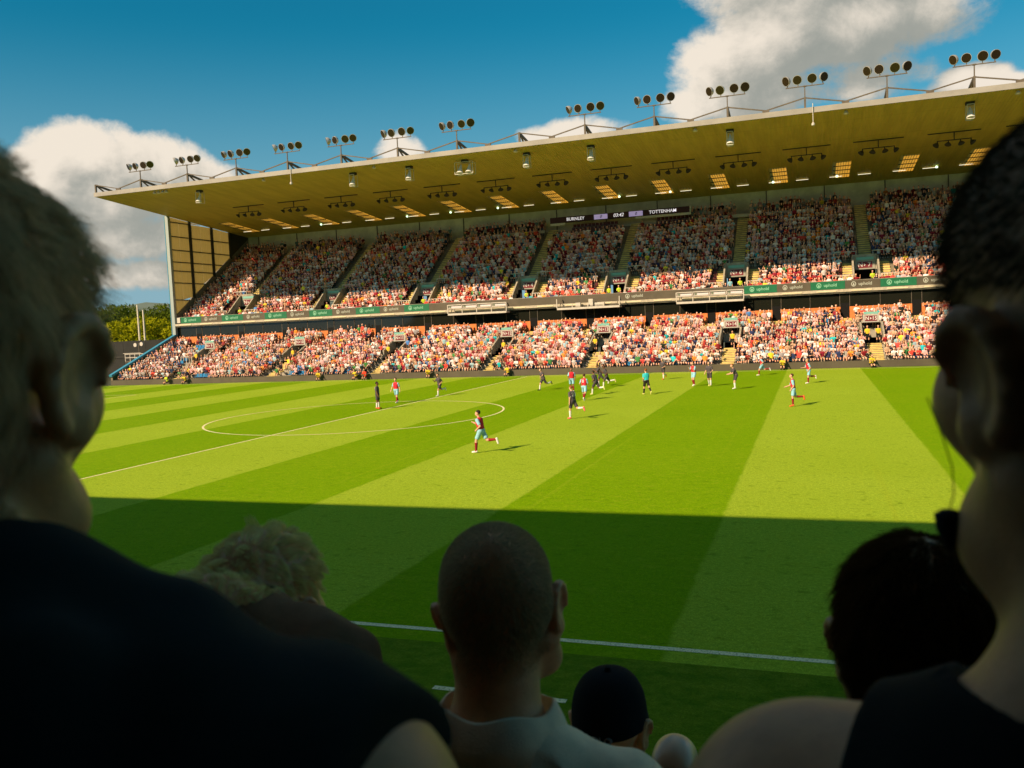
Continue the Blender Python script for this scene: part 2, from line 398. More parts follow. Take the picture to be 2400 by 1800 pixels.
# executive boxes
mb = MB(); mb.box(X0, X1, 81.45, 81.60, LO_Z(13), 5.53); part(mb, 'box_front_wall', orange)
mb = MB(); mb.box(X0, X1, 84.6, 84.8, 3.9, 7.3); part(mb, 'box_back_wall', steel_dark)
mb = MB(); mb.box(X0, X1, 81.62, 84.6, 5.0, 5.1); part(mb, 'box_floor', steel_dark)
mb = MB(); mb.box(X0, X1, 81.1, 84.6, 6.90, 7.02); part(mb, 'box_ceiling', conc)
edges = []
for k in range(len(DOORS) - 1):
    a, b = DOORS[k] + .5, DOORS[k + 1] - .5; mid = (a + b) / 2; edges += [(a, mid - .04), (mid + .04, b)]
for a, b in [(X0 + .2, DOORS[0] - .5)] + edges + [(DOORS[-1] + .5, X1 - .2)]:
    mb = MB(); mb.box(a, b, 81.48, 81.50, 5.54, 6.89); part(mb, 'window_pane', glass)
    for x in (a - .03, b + .03):
        mb = MB(); mb.box(x - .025, x + .025, 81.44, 81.52, 5.54, 6.89); part(mb, 'mullion', steel)
for p in DOORS:
    mb = MB(); mb.box(p - .42, p + .42, 81.40, 81.449, LO_Z(13), 5.9); part(mb, 'door', black)
    mb = MB(); mb.box(p - .42, p + .42, 81.42, 81.44, 5.9, 6.86); mb.m = [0] * len(mb.m); part(mb, 'door_light', glass)
# ledge and fascia
mb = MB(); mb.box(X0, X1, 80.95, 82.0, 7.03, 7.32); part(mb, 'ledge', mat('ledge_concrete', (.42, .38, .29), .8, var=.15))
for k in range(32):
    x = X0 + 1.0 + k * 3.35; mb = MB(); mb.box(x, x + 1.9, 80.90, 80.949, 7.10, 7.20); part(mb, 'strip_lamp', mat('strip_lamp', (.7, .62, .4), .5))
upA = mat('advert_lettering', (.40, .42, .36), .6); upB = mat('advert_lettering_green', (.22, .50, .34), .6)
GAP = [(-13.7, -6.0), (-.3, 7.2), (13.0, 20.4)]
xp = [X0 + .9 + 3.33 * k for k in range(33)]
for k in range(32):
    a, b = xp[k], xp[k + 1]
    mid = -14 < (a + b) / 2 < 20.4
    g = (k % 2 == 0) and not mid
    mb = MB(); mb.box(a + .004, b - .004, 81.30 if not g else 81.29, 81.46, 7.36, 8.18)
    o = part(mb, 'advert_panel', green_m if g else board_m)
    if not any(p - 1.2 < (a + b) / 2 < q + 1.2 for p, q in GAP):
        lm = upB if g else upA
        lettering('uphold', .46, lm, o, ((a + b) / 2 + .25, 81.27, 7.78))
        mk = MB(); cx = (a + b) / 2 - .85; n = 14
        ring = [(cx + .24 * math.cos(2 * math.pi * j / n) * rr, 81.272, 7.79 + .24 * math.sin(2 * math.pi * j / n) * rr * 1.1) for j in range(n) for rr in (1, .72)]
        mk.add(ring, [(2 * j, 2 * j + 1, (2 * j + 3) % (2 * n), (2 * j + 2) % (2 * n)) for j in range(n)])
        mk.add([(cx - .10, 81.272, 7.70), (cx, 81.272, 7.62), (cx + .10, 81.272, 7.70), (cx, 81.272, 7.95)], [(0, 1, 2, 3)])
        mk.build('logo_mark', lm, o)
# the search-pill outline on the two middle stretches
for cx in (-3.2, 10.2):
    o = [c for c in stand.children if c.name.startswith('advert_panel')][0]
mb = MB(); mb.box(X0, X1, 81.47, 81.9, 7.325, 8.22); part(mb, 'parapet', conc)
# roof
RF, RB = 68.9, 98.6
RZ = lambda y: 22.76 - .0856 * (y - 68.83)
def soffit_material():
    m = bpy.data.materials.new('soffit'); m.use_nodes = True; N = NT(m.node_tree)
    b = N.n('ShaderNodeBsdfPrincipled'); out = N.n('ShaderNodeOutputMaterial'); co = N.n('ShaderNodeTexCoord').outputs['Object']
    x, y, z = N.sep(co)
    rib = N.math('PINGPONG', N.math('ADD', x, 200.0), .15); seam = N.ramp(N.math('PINGPONG', N.math('ADD', y, 200.4), 3.1), 0.0, .035)
    n_ = N.noise(N.vmath('MULTIPLY', co, (1, .15, 1)), 1.2, 5)
    c = N.mix(N.ramp(n_, .3, .7), (.44, .35, .060), (.54, .43, .075))
    c = N.mix(N.math('SUBTRACT', 1.0, seam), c, (.25, .20, .01))
    N.put(b.inputs['Base Color'], c); b.inputs['Roughness'].default_value = .6; b.inputs['Specular IOR Level'].default_value = .2
    bp = N.n('ShaderNodeBump'); bp.inputs['Strength'].default_value = .5; bp.inputs['Distance'].default_value = .05
    N.put(bp.inputs['Height'], N.ramp(rib, .02, .13)); N.put(b.inputs['Normal'], bp.outputs[0])
    N.put(out.inputs['Surface'], b.outputs[0]); return m
sof = soffit_material(); roof_top = mat('roof_sheet', (.25, .26, .25), .5, .2)
def slab(mbx, xa, xb, ya, yb, t=.38): mbx.prism([(ya, RZ(ya)), (yb, RZ(yb)), (yb, RZ(yb) + t), (ya, RZ(ya) + t)], xa, xb)
BAY = 6.71; TX = [-47.10 + BAY * k for k in range(15)]
SKY = [-50.2 + BAY * k for k in range(16)]
mb = MB(); slab(mb, X0, X1, RF + .12, 87.45); slab(mb, X0, X1, 94.95, RB)
xs = [X0] + [v for s_ in SKY for v in (s_ - .92, s_ + .92)] + [X1]
for k in range(0, len(xs), 2): slab(mb, xs[k], xs[k + 1], 87.45, 94.95)
part(mb, 'roof', sof)
mb = MB(); mb.box(X0, X1, RF, RF + .118, RZ(RF) - .02, RZ(RF) + .46); part(mb, 'roof_fascia', mat('roof_fascia', (.29, .275, .25), .5, var=.12, vscale=.5))
sky_m = mat('skylight_sheet', (.62, .50, .20), .5, trans=((.85, .66, .26), .75), var=.25, vscale=2.5, stretch=(3, .5, 1))
for s_ in SKY:
    mb = MB(); slab(mb, s_ - .915, s_ + .915, 87.46, 94.94, .03); o = part(mb, 'skylight', sky_m)
    for j in range(1, 4):
        y = 87.46 + j * 1.87; b_ = MB(); b_.box(s_ - .915, s_ + .915, y - .05, y + .05, RZ(y) - .09, RZ(y) - .012); b_.build('glazing_bar', steel_dark, o)
    rb = MB()
    for j in range(1, 7): x = s_ - .915 + j * .2614; rb.beam((x, 87.5, RZ(87.5) - .025), (x, 94.9, RZ(94.9) - .025), .035, .03)
    rb.build('sheet_rib', steel_dark, o)
lampm = mat('lit_tube', (.9, .88, .75), .5, emit=((1.0, .88, .62), .42))
for k in range(33):
    x = -51.3 + k * 3.35 - (.3 if k % 2 else 0); mb = MB(); mb.box(x, x + 1.35, 93.8, 93.89, RZ(93.8) - .15, RZ(93.8) - .10); part(mb, 'tube_lamp', lampm)
bulb = mat('green_white_bulb', (.8, .95, .8), .4, emit=((.72, 1.0, .66), .7))
for k, x in enumerate([-38.0, -24.6, -18.2, -11.5, 4.6, 10.9, 22.9, 29.9, 40.2]):
    mb = MB(); mb.tube([(x, 93.4, RZ(93.4) - .3), (x, 93.4, RZ(93.4) - .2), (x, 93.4, RZ(93.4) - .05)], [.10, .17, .08], 8); part(mb, 'round_lamp', bulb)
# roof edge trusses
for k, x in enumerate([X0 + .15] + TX):
    h = 24.2; y = 69.15
    mb = MB(); mb.beam((x, y, 23.22), (x, y, h), .17, .2); part(mb, 'truss_post', steel)
    mb = MB(); mb.beam((x, y + .1, h - .08), (x, 79.5, RZ(79.5) + .75), .16, .22); mb.beam((x, y + 3.5, RZ(y + 3.5) + .38), (x, y + 5.2, 23.55), .12); mb.beam((x, y + .1, h - .1), (x, y + 2.2, RZ(71) + .42), .13); part(mb, 'rafter', steel)
    nxt = ([X0 + .15] + TX + [X1])[k + 1]; xm = (x + nxt) / 2
    mb = MB(); mb.beam((x, y, h - .06), (xm, y, 23.42), .10, .10); part(mb, 'truss_brace', steel)
    mb = MB(); mb.beam((xm, y, 23.42), (nxt, y, h - .06), .10, .10); part(mb, 'truss_brace', steel)
    mb = MB(); mb.beam((xm - .3, y, 23.36), (xm + .3, y, 23.36), .16, .22); part(mb, 'truss_node', steel)
# rear wall with ribs
mb = MB(); mb.box(X0, X1, 98.3, 98.55, 15, RZ(98.4) - .02); part(mb, 'rear_wall', pale)
for k in range(16):
    mb = MB(); x = -52 + 6.71 * k; mb.box(x, x + .12, 98.2, 98.299, 17, RZ(98.3) - .05); part(mb, 'wall_rib', steel)
# side walls of the stand (gables)
clad = mat('cladding_sheet', (.42, .37, .20), .55, trans=((.74, .64, .34), .55), var=.22, vscale=1.6, stretch=(1, 5, .35))
RAKE = lambda y: 8.74 + .6816 * (y - 81.77)
posts = [81.15, 85.3, 89.85, 93.9]
for X, sgn in ((X0, 1), (X1, -1)):
    for j, y in enumerate(posts):
        zb = 5.9 if j == 0 else RAKE(y) - .3
        wd = .34 if j else .42
        mb = MB(); mb.box(X - .25, X + .25, y - wd / 2, y + wd / 2, zb, RZ(y) - .01); part(mb, 'gable_post', mat('post_blue_grey', (.30, .36, .36), .5) if j == 0 else steel_dark)
    mb = MB(); mb.box(X - .33, X - .26, 80.9, 81.02, 5.9, RZ(81)); part(mb, 'blue_trim', blue_m)
    levels = [8.2, 10.6, 12.9, 14.5, 15.7, 17.3, 19.1, 21.0]
    for j in range(3):
        ya, yb = posts[j] + .19, posts[j + 1] - .16; ym = (ya + yb) / 2
        zl = [6.0] + [l + (.0 if j == 0 else 0) for l in levels] + [30]
        for (pa, pb) in ((ya, ym - .03), (ym + .03, yb)):
            for a in range(len(zl) - 1):
                z0, z1 = zl[a] + .05, zl[a + 1] - .05
                pts = []                                     # clip the sheet below the roof and above the rake
                lo0, lo1 = max(z0, RAKE(pa)), max(z0, RAKE(pb)); hi0, hi1 = min(z1, RZ(pa) - .06), min(z1, RZ(pb) - .06)
                if hi0 - lo0 < .05 and hi1 - lo1 < .05: continue
                lo0, lo1 = min(lo0, hi0 - .01), min(lo1, hi1 - .01)
                mb = MB(); mb.prism([(pa, lo0), (pb, lo1), (pb, hi1), (pa, hi0)], X - .03, X + .03); part(mb, 'cladding_sheet', clad)
        for z in levels:
            if z > RAKE(ya) and z < RZ(yb) - .3:
                ye = min(yb, 81.77 + (z - 8.74) / .6816 + .4)
                mb = MB(); mb.box(X - .09, X + .09, ya, ye, z - .04, z + .04); part(mb, 'sheeting_rail', steel_dark)
    mb = MB(); mb.prism([(81.3, RAKE(81.3) - 2.0), (98.3, RAKE(98.3) - 2.0), (98.3, RAKE(98.3)), (81.3, RAKE(81.3))], X - .2, X + .2); part(mb, 'raking_parapet', mat('concrete_grey', (.17, .155, .12), .85, var=.2))
    mb = MB(); mb.prism([(93.7, RAKE(93.7) - .6), (98.5, RAKE(98.3) - .6), (98.5, RZ(98.5) - .03), (93.7, RZ(93.7) - .03)], X + sgn * .15 - .03, X + sgn * .15 + .03); part(mb, 'gable_sheet', steel_dark)
    # lower side wall with its sloping blue coping
    LW = lambda y: 1.55 + .395 * (y - 70.25)
    mb = MB(); mb.prism([(69.5, 0), (81.4, 0), (81.4, LW(81.4) - .12), (69.5, LW(69.5) - .12)], X - .12, X + .12); part(mb, 'side_wall', conc_dark)
    mb = MB(); mb.beam((X, 69.3, LW(69.3)), (X, 81.45, LW(81.45)), .42, .24); part(mb, 'blue_coping', blue_m)
    if X < 0:
        mb = MB(); mb.prism([(69.6, .6), (75.6, 2.9), (75.6, LW(75.6) - .14), (69.6, LW(69.6) - .14)], X + .121, X + .135)
        o = part(mb, 'green_board', mat('green_board', (.008, .075, .030), .6))
        lettering('CLUB', .62, letter_w, o, (X + .145, 73.6, 2.25), (R(90), R(-21.5), R(90)))
        mb = MB(); mb.prism([(75.7, 2.4), (77.2, 3.0), (77.2, LW(77.2) - .16), (75.7, LW(75.7) - .16)], X + .121, X + .135); part(mb, 'blue_panel', mat('blue_panel', (.10, .22, .50), .6))
        mb = MB(); mb.prism([(77.2, 2.9), (78.4, 3.3), (78.4, LW(78.4) - .3), (77.2, LW(77.2) - .3)], X + .121, X + .135); part(mb, 'green_panel', mat('green_panel', (.03, .28, .06), .6))
        mb = MB(); n = 20; mb.prism([(79.15 + .62 * math.cos(2 * math.pi * j / n), 4.2 + .55 * math.sin(2 * math.pi * j / n)) for j in range(n)], X + .121, X + .14); part(mb, 'orange_disc', mat('orange_disc', (.62, .13, .02), .6))
    mb = MB(); mb.box(X - .1, X + .1, 81.6, 84.6, 3.5, 7.3); part(mb, 'box_end_wall', mat('claret_paint', (.10, .018, .012), .6))
mb = MB(); mb.box(X0 + .2, X0 + .9, 81.2, 81.46, 7.45, 8.15); part(mb, 'end_panel', white_m)
# press desks at the back of the upper tier
for a, b, row in ((-13.2, -5.9, 18), (13.4, 20.3, 18), (20.9, 24.6, 18), (24.9, 31.4, 18)):
    i = row; y = UP_Y(i) - .5
    mb = MB(); mb.box(a, b, y, y + .45, UP_Z(i) + .62, UP_Z(i) + .72); mb.box(a, b, y, y + .06, UP_Z(i) + .35, UP_Z(i) + .62); part(mb, 'press_desk', mat('press_desk', (.42, .40, .31), .7, var=.1))
for x in (-23.4, 35.4):                                      # small camera decks by the rear wall
    mb = MB(); y, z = 97.6, 17.9; mb.box(x - 1.0, x + 1.0, y - .6, y + .6, z, z + .12)
    for xx in (-1, -.33, .33, 1): mb.beam((x + xx, y - .6, z), (x + xx, y - .6, z + 1.0), .05)
    mb.beam((x - 1, y - .6, z + 1), (x + 1, y - .6, z + 1), .06); mb.beam((x - 1, y - .6, z + .5), (x + 1, y - .6, z + .5), .05); part(mb, 'camera_deck', white_m)
# blue seats under the crowd
def seat_rows(name, rows, fy, fz, m):
    mb = MB(); skip = lambda x: any(abs(x - p) < 2.5 for p in PX)
    for i in rows:
        x = X0 + .6
        while x < X1 - .6:
            if not skip(x) and not (name == 'seats' and fy is LO_Y and i >= 10 and any(abs(x + .2 - p) < .95 for p in DOORS)):
                mb.box(x, x + .42, fy(i) + .02, fy(i) + .34, fz(i) + .40, fz(i) + .45); mb.box(x, x + .42, fy(i) + .31, fy(i) + .35, fz(i) + .45, fz(i) + .80)
            x += .5
    return stuff(part(mb, name, m))
seat_rows('seats', range(0, NLO), LO_Y, LO_Z, mat('seat_blue', (.03, .20, .42), .4))
seat_rows('seats', range(0, NUP), UP_Y, UP_Z, mat('seat_claret', (.10, .02, .02), .4))

# ------------------------------------------------------------------ signs over the passages
sign_c = mat('sign_claret', (.16, .02, .03), .5); sign_p = mat('sign_pale', (.40, .38, .34), .5); sign_g = mat('sign_green', (.18, .42, .36), .5)
names_up = ['N 1', 'N 2', 'N 3', 'N 4', 'N 5', 'N 6', 'N 7', 'N 8']; names_lo = ['N 9', 'N 10', 'N 11', 'N 12', 'N 13', 'N 14', 'N 15', 'N 16']
for tier, nm, (fy, fz, rows, dyy) in (('upper', names_up, (UP_Y, UP_Z, (1, 5), .38)), ('lower', names_lo, (LO_Y, LO_Z, (6, 9), .40))):
    for k, p in enumerate(PX[:7]):
        yb = fy(rows[1]) + dyy; z0 = fz(rows[0] - 1); yh = yb - .75
        s_ = thing('block_sign', 'claret and white block sign reading %s over a passage in the %s tier' % (nm[k].replace(' ', ''), tier), 'sign', (p, yh - .02, z0 + 2.1), group='block signs on the far stand')
        if tier == 'lower': s_.scale = (.76, 1, .80)
        mb = MB(); mb.box(-.98, .98, -.05, 0, 0, .95); mb.build('panel', sign_p if tier == 'lower' else mat('sign_grey', (.30, .29, .24), .6), s_)
        mb = MB(); mb.box(-.86, .86, -.07, -.051, .98, 1.28); mb.build('green_strip', sign_g, s_)
        mb = MB(); mb.box(-.72, .72, -.065, -.051, .14, .80); mb.build('claret_plate', sign_c, s_)
        a, b = nm[k].split(' ')
        lettering(a, .62, letter_w, s_, (-.45, -.075, .47)); lettering(b, .62, letter_w, s_, (.42, -.075, .47))
        mb = MB(); mb.add([(-.10, -.076, .62), (-.10, -.076, .32), (.08, -.076, .47)], [(0, 1, 2)]); mb.build('arrow', letter_w, s_)

# scoreboard
sb = thing('scoreboard', 'long dark claret electronic scoreboard reading BURNLEY 0 03:42 0 TOTTENHAM under the stand roof', 'scoreboard', (4.0, 95.0, 18.05))
mb = MB(); mb.box(-8.95, 8.95, 0, .25, -.02, .72); mb.build('casing', mat('score_claret', (.040, .008, .012), .5), sb)
lil = mat('score_lilac', (.40, .33, .55), .5, emit=((.50, .40, .72), .16)); lw = mat('score_white', (.7, .68, .72), .5, emit=((.9, .85, .9), .25)); lk = mat('score_black', (.01, .01, .012), .6)
for a, b in ((-3.1, -1.35), (1.4, 3.15)):
    mb = MB(); mb.box(a, b, -.02, -.001, .05, .66); o = mb.build('score_panel', lil, sb); lettering('0', .5, lk, o, ((a + b) / 2, -.03, .355), shear=.25)
lettering('BURNLEY', .56, lw, sb, (-5.55, -.02, .36)); lettering('03:42', .60, lw, sb, (.05, -.02, .36), shear=.25); lettering('TOTTENHAM', .56, lw, sb, (5.65, -.02, .36))
mb = MB(); mb.box(-8.95, -7.0, .02, .2, -.34, -.021); mb.build('white_skirt', white_m, sb); mb = MB(); mb.box(2.2, 8.95, .02, .2, -.30, -.021); mb.build('white_skirt', white_m, sb); mb = MB(); mb.box(8.951, 9.1, 0, .25, -.3, .8); mb.build('end_cap', white_m, sb)
mb = MB()
for x in (-7.5, -2.5, 2.5, 7.5): mb.beam((x, .2, .3), (x, 3.2, 1.1), .07)
mb.build('bracket', steel_dark, sb)

# camera gantries hung on the fascia
for n_, (a, b, lab) in enumerate(((-13.5, -6.2, 'white railed camera gantry on the fascia left of the halfway gantry'), (-.15, 7.0, 'white open camera gantry carrying equipment cases, middle of three on the fascia'), (13.2, 20.2, 'white railed camera gantry below the N6 passage, rightmost of three'))):
    g = thing('camera_gantry', lab, 'gantry', (a, 80.0, 6.62), group='camera gantries on the fascia'); L = b - a
    mb = MB(); mb.box(0, L, 0, 1.25, 0, .22); mb.build('deck', white_m, g)
    for j in range(5):
        mb = MB(); x = L * j / 4; mb.beam((x, .03, .22), (x, .03, 1.22 if n_ != 1 or j in (0, 4) else .6), .09); mb.build('post', white_m, g)
    if n_ != 1:
        for z in (1.2, .78): mb = MB(); mb.beam((.05, .03, z), (L - .05, .03, z), .09); mb.build('rail', white_m, g)
        for j in range(4):
            mb = MB(); x0 = L * j / 4 + .12; mb.box(x0, x0 + L / 4 - .24, .12, .16, .86, 1.14); mb.build('banner', mat('banner_pale', (.62, .55, .58), .6), g)
            mb = MB(); mb.box(x0 + .05, x0 + .30, .10, .118, .88, 1.12); mb.build('code_plate', mat('code_plate', (.16, .19, .13), .6), g)
    else:
        for x, w_, h_ in ((2.1, .55, .5), (3.6, .5, .85), (4.3, 1.1, .42)):
            mb = MB(); mb.box(x, x + w_, .25, .7, .221, .22 + h_); mb.build('equipment_case', white_m, g)
        mb = MB(); mb.beam((.3, .1, .3), (L - .3, .12, .42), .04); mb.build('cable', steel_dark, g)
    for x in (.3, L - .3): mb = MB(); mb.beam((x, 1.2, .1), (x, 1.28, 1.1), .12); mb.beam((x, .1, .25), (x, 1.2, 1.2), .06); mb.build('hanger', steel, g)

# floodlights along the roof edge
lens_m = mat('lamp_glass', (.020, .013, .006), .25, spec=.5); bowl = mat('lamp_housing', (.52, .50, .46), .35, .5)
def flood(k, x):
    o = thing('floodlight_mast', 'x', 'floodlight', (x, 69.15, 24.2), group='floodlights along the far roof edge')
    mb = MB(); mb.beam((0, 0, 0), (0, 0, .95), .09); mb.build('pole', steel, o)
    mb = MB(); mb.beam((-1.62, 0, .95), (1.62, 0, .95), .09, .07); mb.box(-.14, .14, -.09, .09, .90, 1.0); mb.build('crossbar', steel, o)
    rr = random.Random(k)
    for j, xx in enumerate((-1.5, -.58, .62, 1.55)):
        yaw = R([-42, -14, 6, 30][j] + rr.uniform(-22, 14) * (1 if j in (0, 3) else .35)); pit = R(rr.uniform(14, 26))
        d = Vector((math.sin(yaw) * math.cos(pit), -math.cos(yaw) * math.cos(pit), -math.sin(pit)))
        c = Vector((xx, 0, 1.58)); s = .93 + .1 * rr.random()
        mb = MB(); mb.tube([c - d * .34, c - d * .26, c - d * .10, c + d * .08, c + d * .16], [.07 * s, .20 * s, .36 * s, .42 * s, .42 * s], 18, cap=True); l = mb.build('lamp', bowl, o, smooth=False)
        mb = MB(); mb.tube([c + d * .155, c + d * .170], [.385 * s, .385 * s], 18); mb.build('lens', lens_m, l)
        mb = MB(); mb.beam((xx, 0, .96), tuple(c - d * .14 - Vector((0, 0, .34))), .06); mb.build('bracket', steel, l)
    return o
order = ['leftmost', 'second from the left', 'third from the left', 'fourth from the left', 'fifth from the left', 'sixth from the left', 'seventh from the left', '', 'above the scoreboard, eighth from the left', 'fifth from the right', 'fourth from the right', 'third from the right', 'second from the right', 'rightmost']
for k, x in enumerate(TX[:14]):
    if k == 7: continue
    fl = flood(k, x); fl['label'] = 'four lamp floodlight on the far roof edge, ' + order[k]
# hanging lamp rigs under the roof
rig = None
for k in range(14):
    x = -40.4 + BAY * (k - 0)
    if x > 50: break
    lab = 'dark four lamp rig hanging under the far roof, %s' % (['leftmost', 'second', 'third', 'fourth', 'fifth', 'sixth', 'seventh', 'eighth', 'ninth', 'tenth', 'eleventh', 'twelfth', 'thirteenth', 'fourteenth'][k] + (' from the left' if k else ''))
    if rig is None:
        rig = thing('lamp_rig', lab, 'lamp rig', (x, 80.2, RZ(80.2)), group='lamp rigs under the far roof')
        mb = MB(); mb.beam((-2.3, 0, -.04), (2.3, 0, -.04), .14, .08); mb.build('rail', steel_dark, rig)
        mb = MB(); mb.beam((0, 0, -.08), (0, 0, -.75), .09); mb.build('hanger', steel_dark, rig)
        mb = MB(); mb.beam((-1.5, 0, -.78), (1.5, 0, -.78), .08); mb.build('crossbar', steel_dark, rig)
        for j, xx in enumerate((-1.45, -.5, .55, 1.45)):
            mb = MB(); mb.tube([(xx, 0, -.80), (xx, 0, -.95), (xx + .05 * (j - 1.5), -.04, -1.08), (xx + .12 * (j - 1.5), -.1, -1.22)], [.04, .06, .21, .31], 12); mb.build('lamp', steel_dark, rig)
    else: dup(rig, (x, 80.2, RZ(80.2)), label=lab)
# loudspeakers and small lamps by the roof edge
frame_m = mat('speaker_frame', (.55, .54, .47), .5); horn_m = mat('speaker_horn', (.62, .62, .58), .5)
for k, (x, kind) in enumerate(((-40.5, 0), (-20.1, 0), (-13.3, 1), (-6.9, 2), (-.1, 1), (6.6, 1), (20.0, 1), (40.1, 1))):
    o = thing('loudspeaker', ['white caged loudspeaker under the far roof edge, nearest the gable wall', 'white caged loudspeaker under the far roof edge, third floodlight bay', 'small white caged loudspeaker left of the double speaker cluster', 'large double loudspeaker cluster hanging under the far roof edge', 'slim caged loudspeaker just right of the double speaker cluster', 'pale square caged loudspeaker under the roof above the scoreboard', 'tall caged loudspeaker with bell shaped horn under the far roof', 'rightmost tall caged loudspeaker with bell shaped horn under the roof'][k], 'loudspeaker', (x, 71.2, RZ(71.2)), group='loudspeakers under the far roof')
    wd = 1.0 if kind == 2 else .55
    mb = MB()
    for xx in (-wd, wd):
        for yy in (-.4, .4): mb.beam((xx * .5 if kind != 2 else xx, yy, -.25), (xx * .5 if kind != 2 else xx, yy, -1.5), .05)
    hw = wd * .5 if kind != 2 else wd
    for z in (-.27, -1.48):
        for yy in (-.4, .4): mb.beam((-hw, yy, z), (hw, yy, z), .05)
    mb.build('cage', frame_m, o)
    mb = MB(); mb.box(-.35, .35, -.2, .2, -.25, 0); mb.build('bracket', steel_dark, o)
    for xx in ((-.5, .5) if kind == 2 else (0,)):
        mb = MB(); mb.tube([(xx, .1, -.45), (xx, 0, -.75), (xx, -.2, -1.15), (xx, -.28, -1.42)], [.10, .16, .26, .36 if kind != 2 else .42], 14); mb.build('horn', horn_m, o)
for k, x in enumerate((-45.5, -44.9, -44.3, -43.8, -30.4, -16.6, -.7, 17.0, 30.1, 43.4)):
    o = thing('eaves_lamp', ['white eaves lamp by the gable end, first of three close together', 'white eaves lamp by the gable end, middle of three close together', 'white eaves lamp by the gable end, last of three close together', 'white eaves lamp just right of the three close together', 'white eaves lamp left of the second loudspeaker', 'white eaves lamp right of the second loudspeaker', 'white eaves lamp beside the double speaker cluster', 'white eaves lamp left of the tall speaker with a bell horn', 'white eaves lamp with tapered shade, second from the right', 'white eaves lamp with tapered shade, rightmost under the roof edge'][k], 'lamp', (x, 69.5, RZ(69.5)), group='small lamps under the far roof edge')
    mb = MB(); mb.tube([(0, 0, 0), (0, 0, -.10), (0, -.05, -.28)], [.08, .12, .24], 10); mb.build('shade', white_m, o)
    mb = MB(); mb.tube([(0, -.05, -.281), (0, -.05, -.31)], [.17, .14], 10); mb.build('diffuser', mat('lamp_diffuser', (.7, .68, .6), .4), o)
for k, x in enumerate((-26.9, 26.9)):
    o = thing('hanging_sensor', ['thin white rod with ball end hanging from the far roof, left one', 'thin white rod with ball end hanging from the far roof, right one'][k], 'sensor', (x + .45, 68.8, 23.5), group='rods hanging from the roof edge')
    mb = MB(); mb.tube([(0, 0, 0), (0, 0, -1.7)], .035, 6); mb.build('rod', white_m, o)
    mb = MB(); mb.tube([(0, 0, -1.65), (0, 0, -1.75), (0, 0, -1.9), (0, 0, -1.97)], [.05, .14, .14, .05], 10); mb.build('ball', white_m, o)

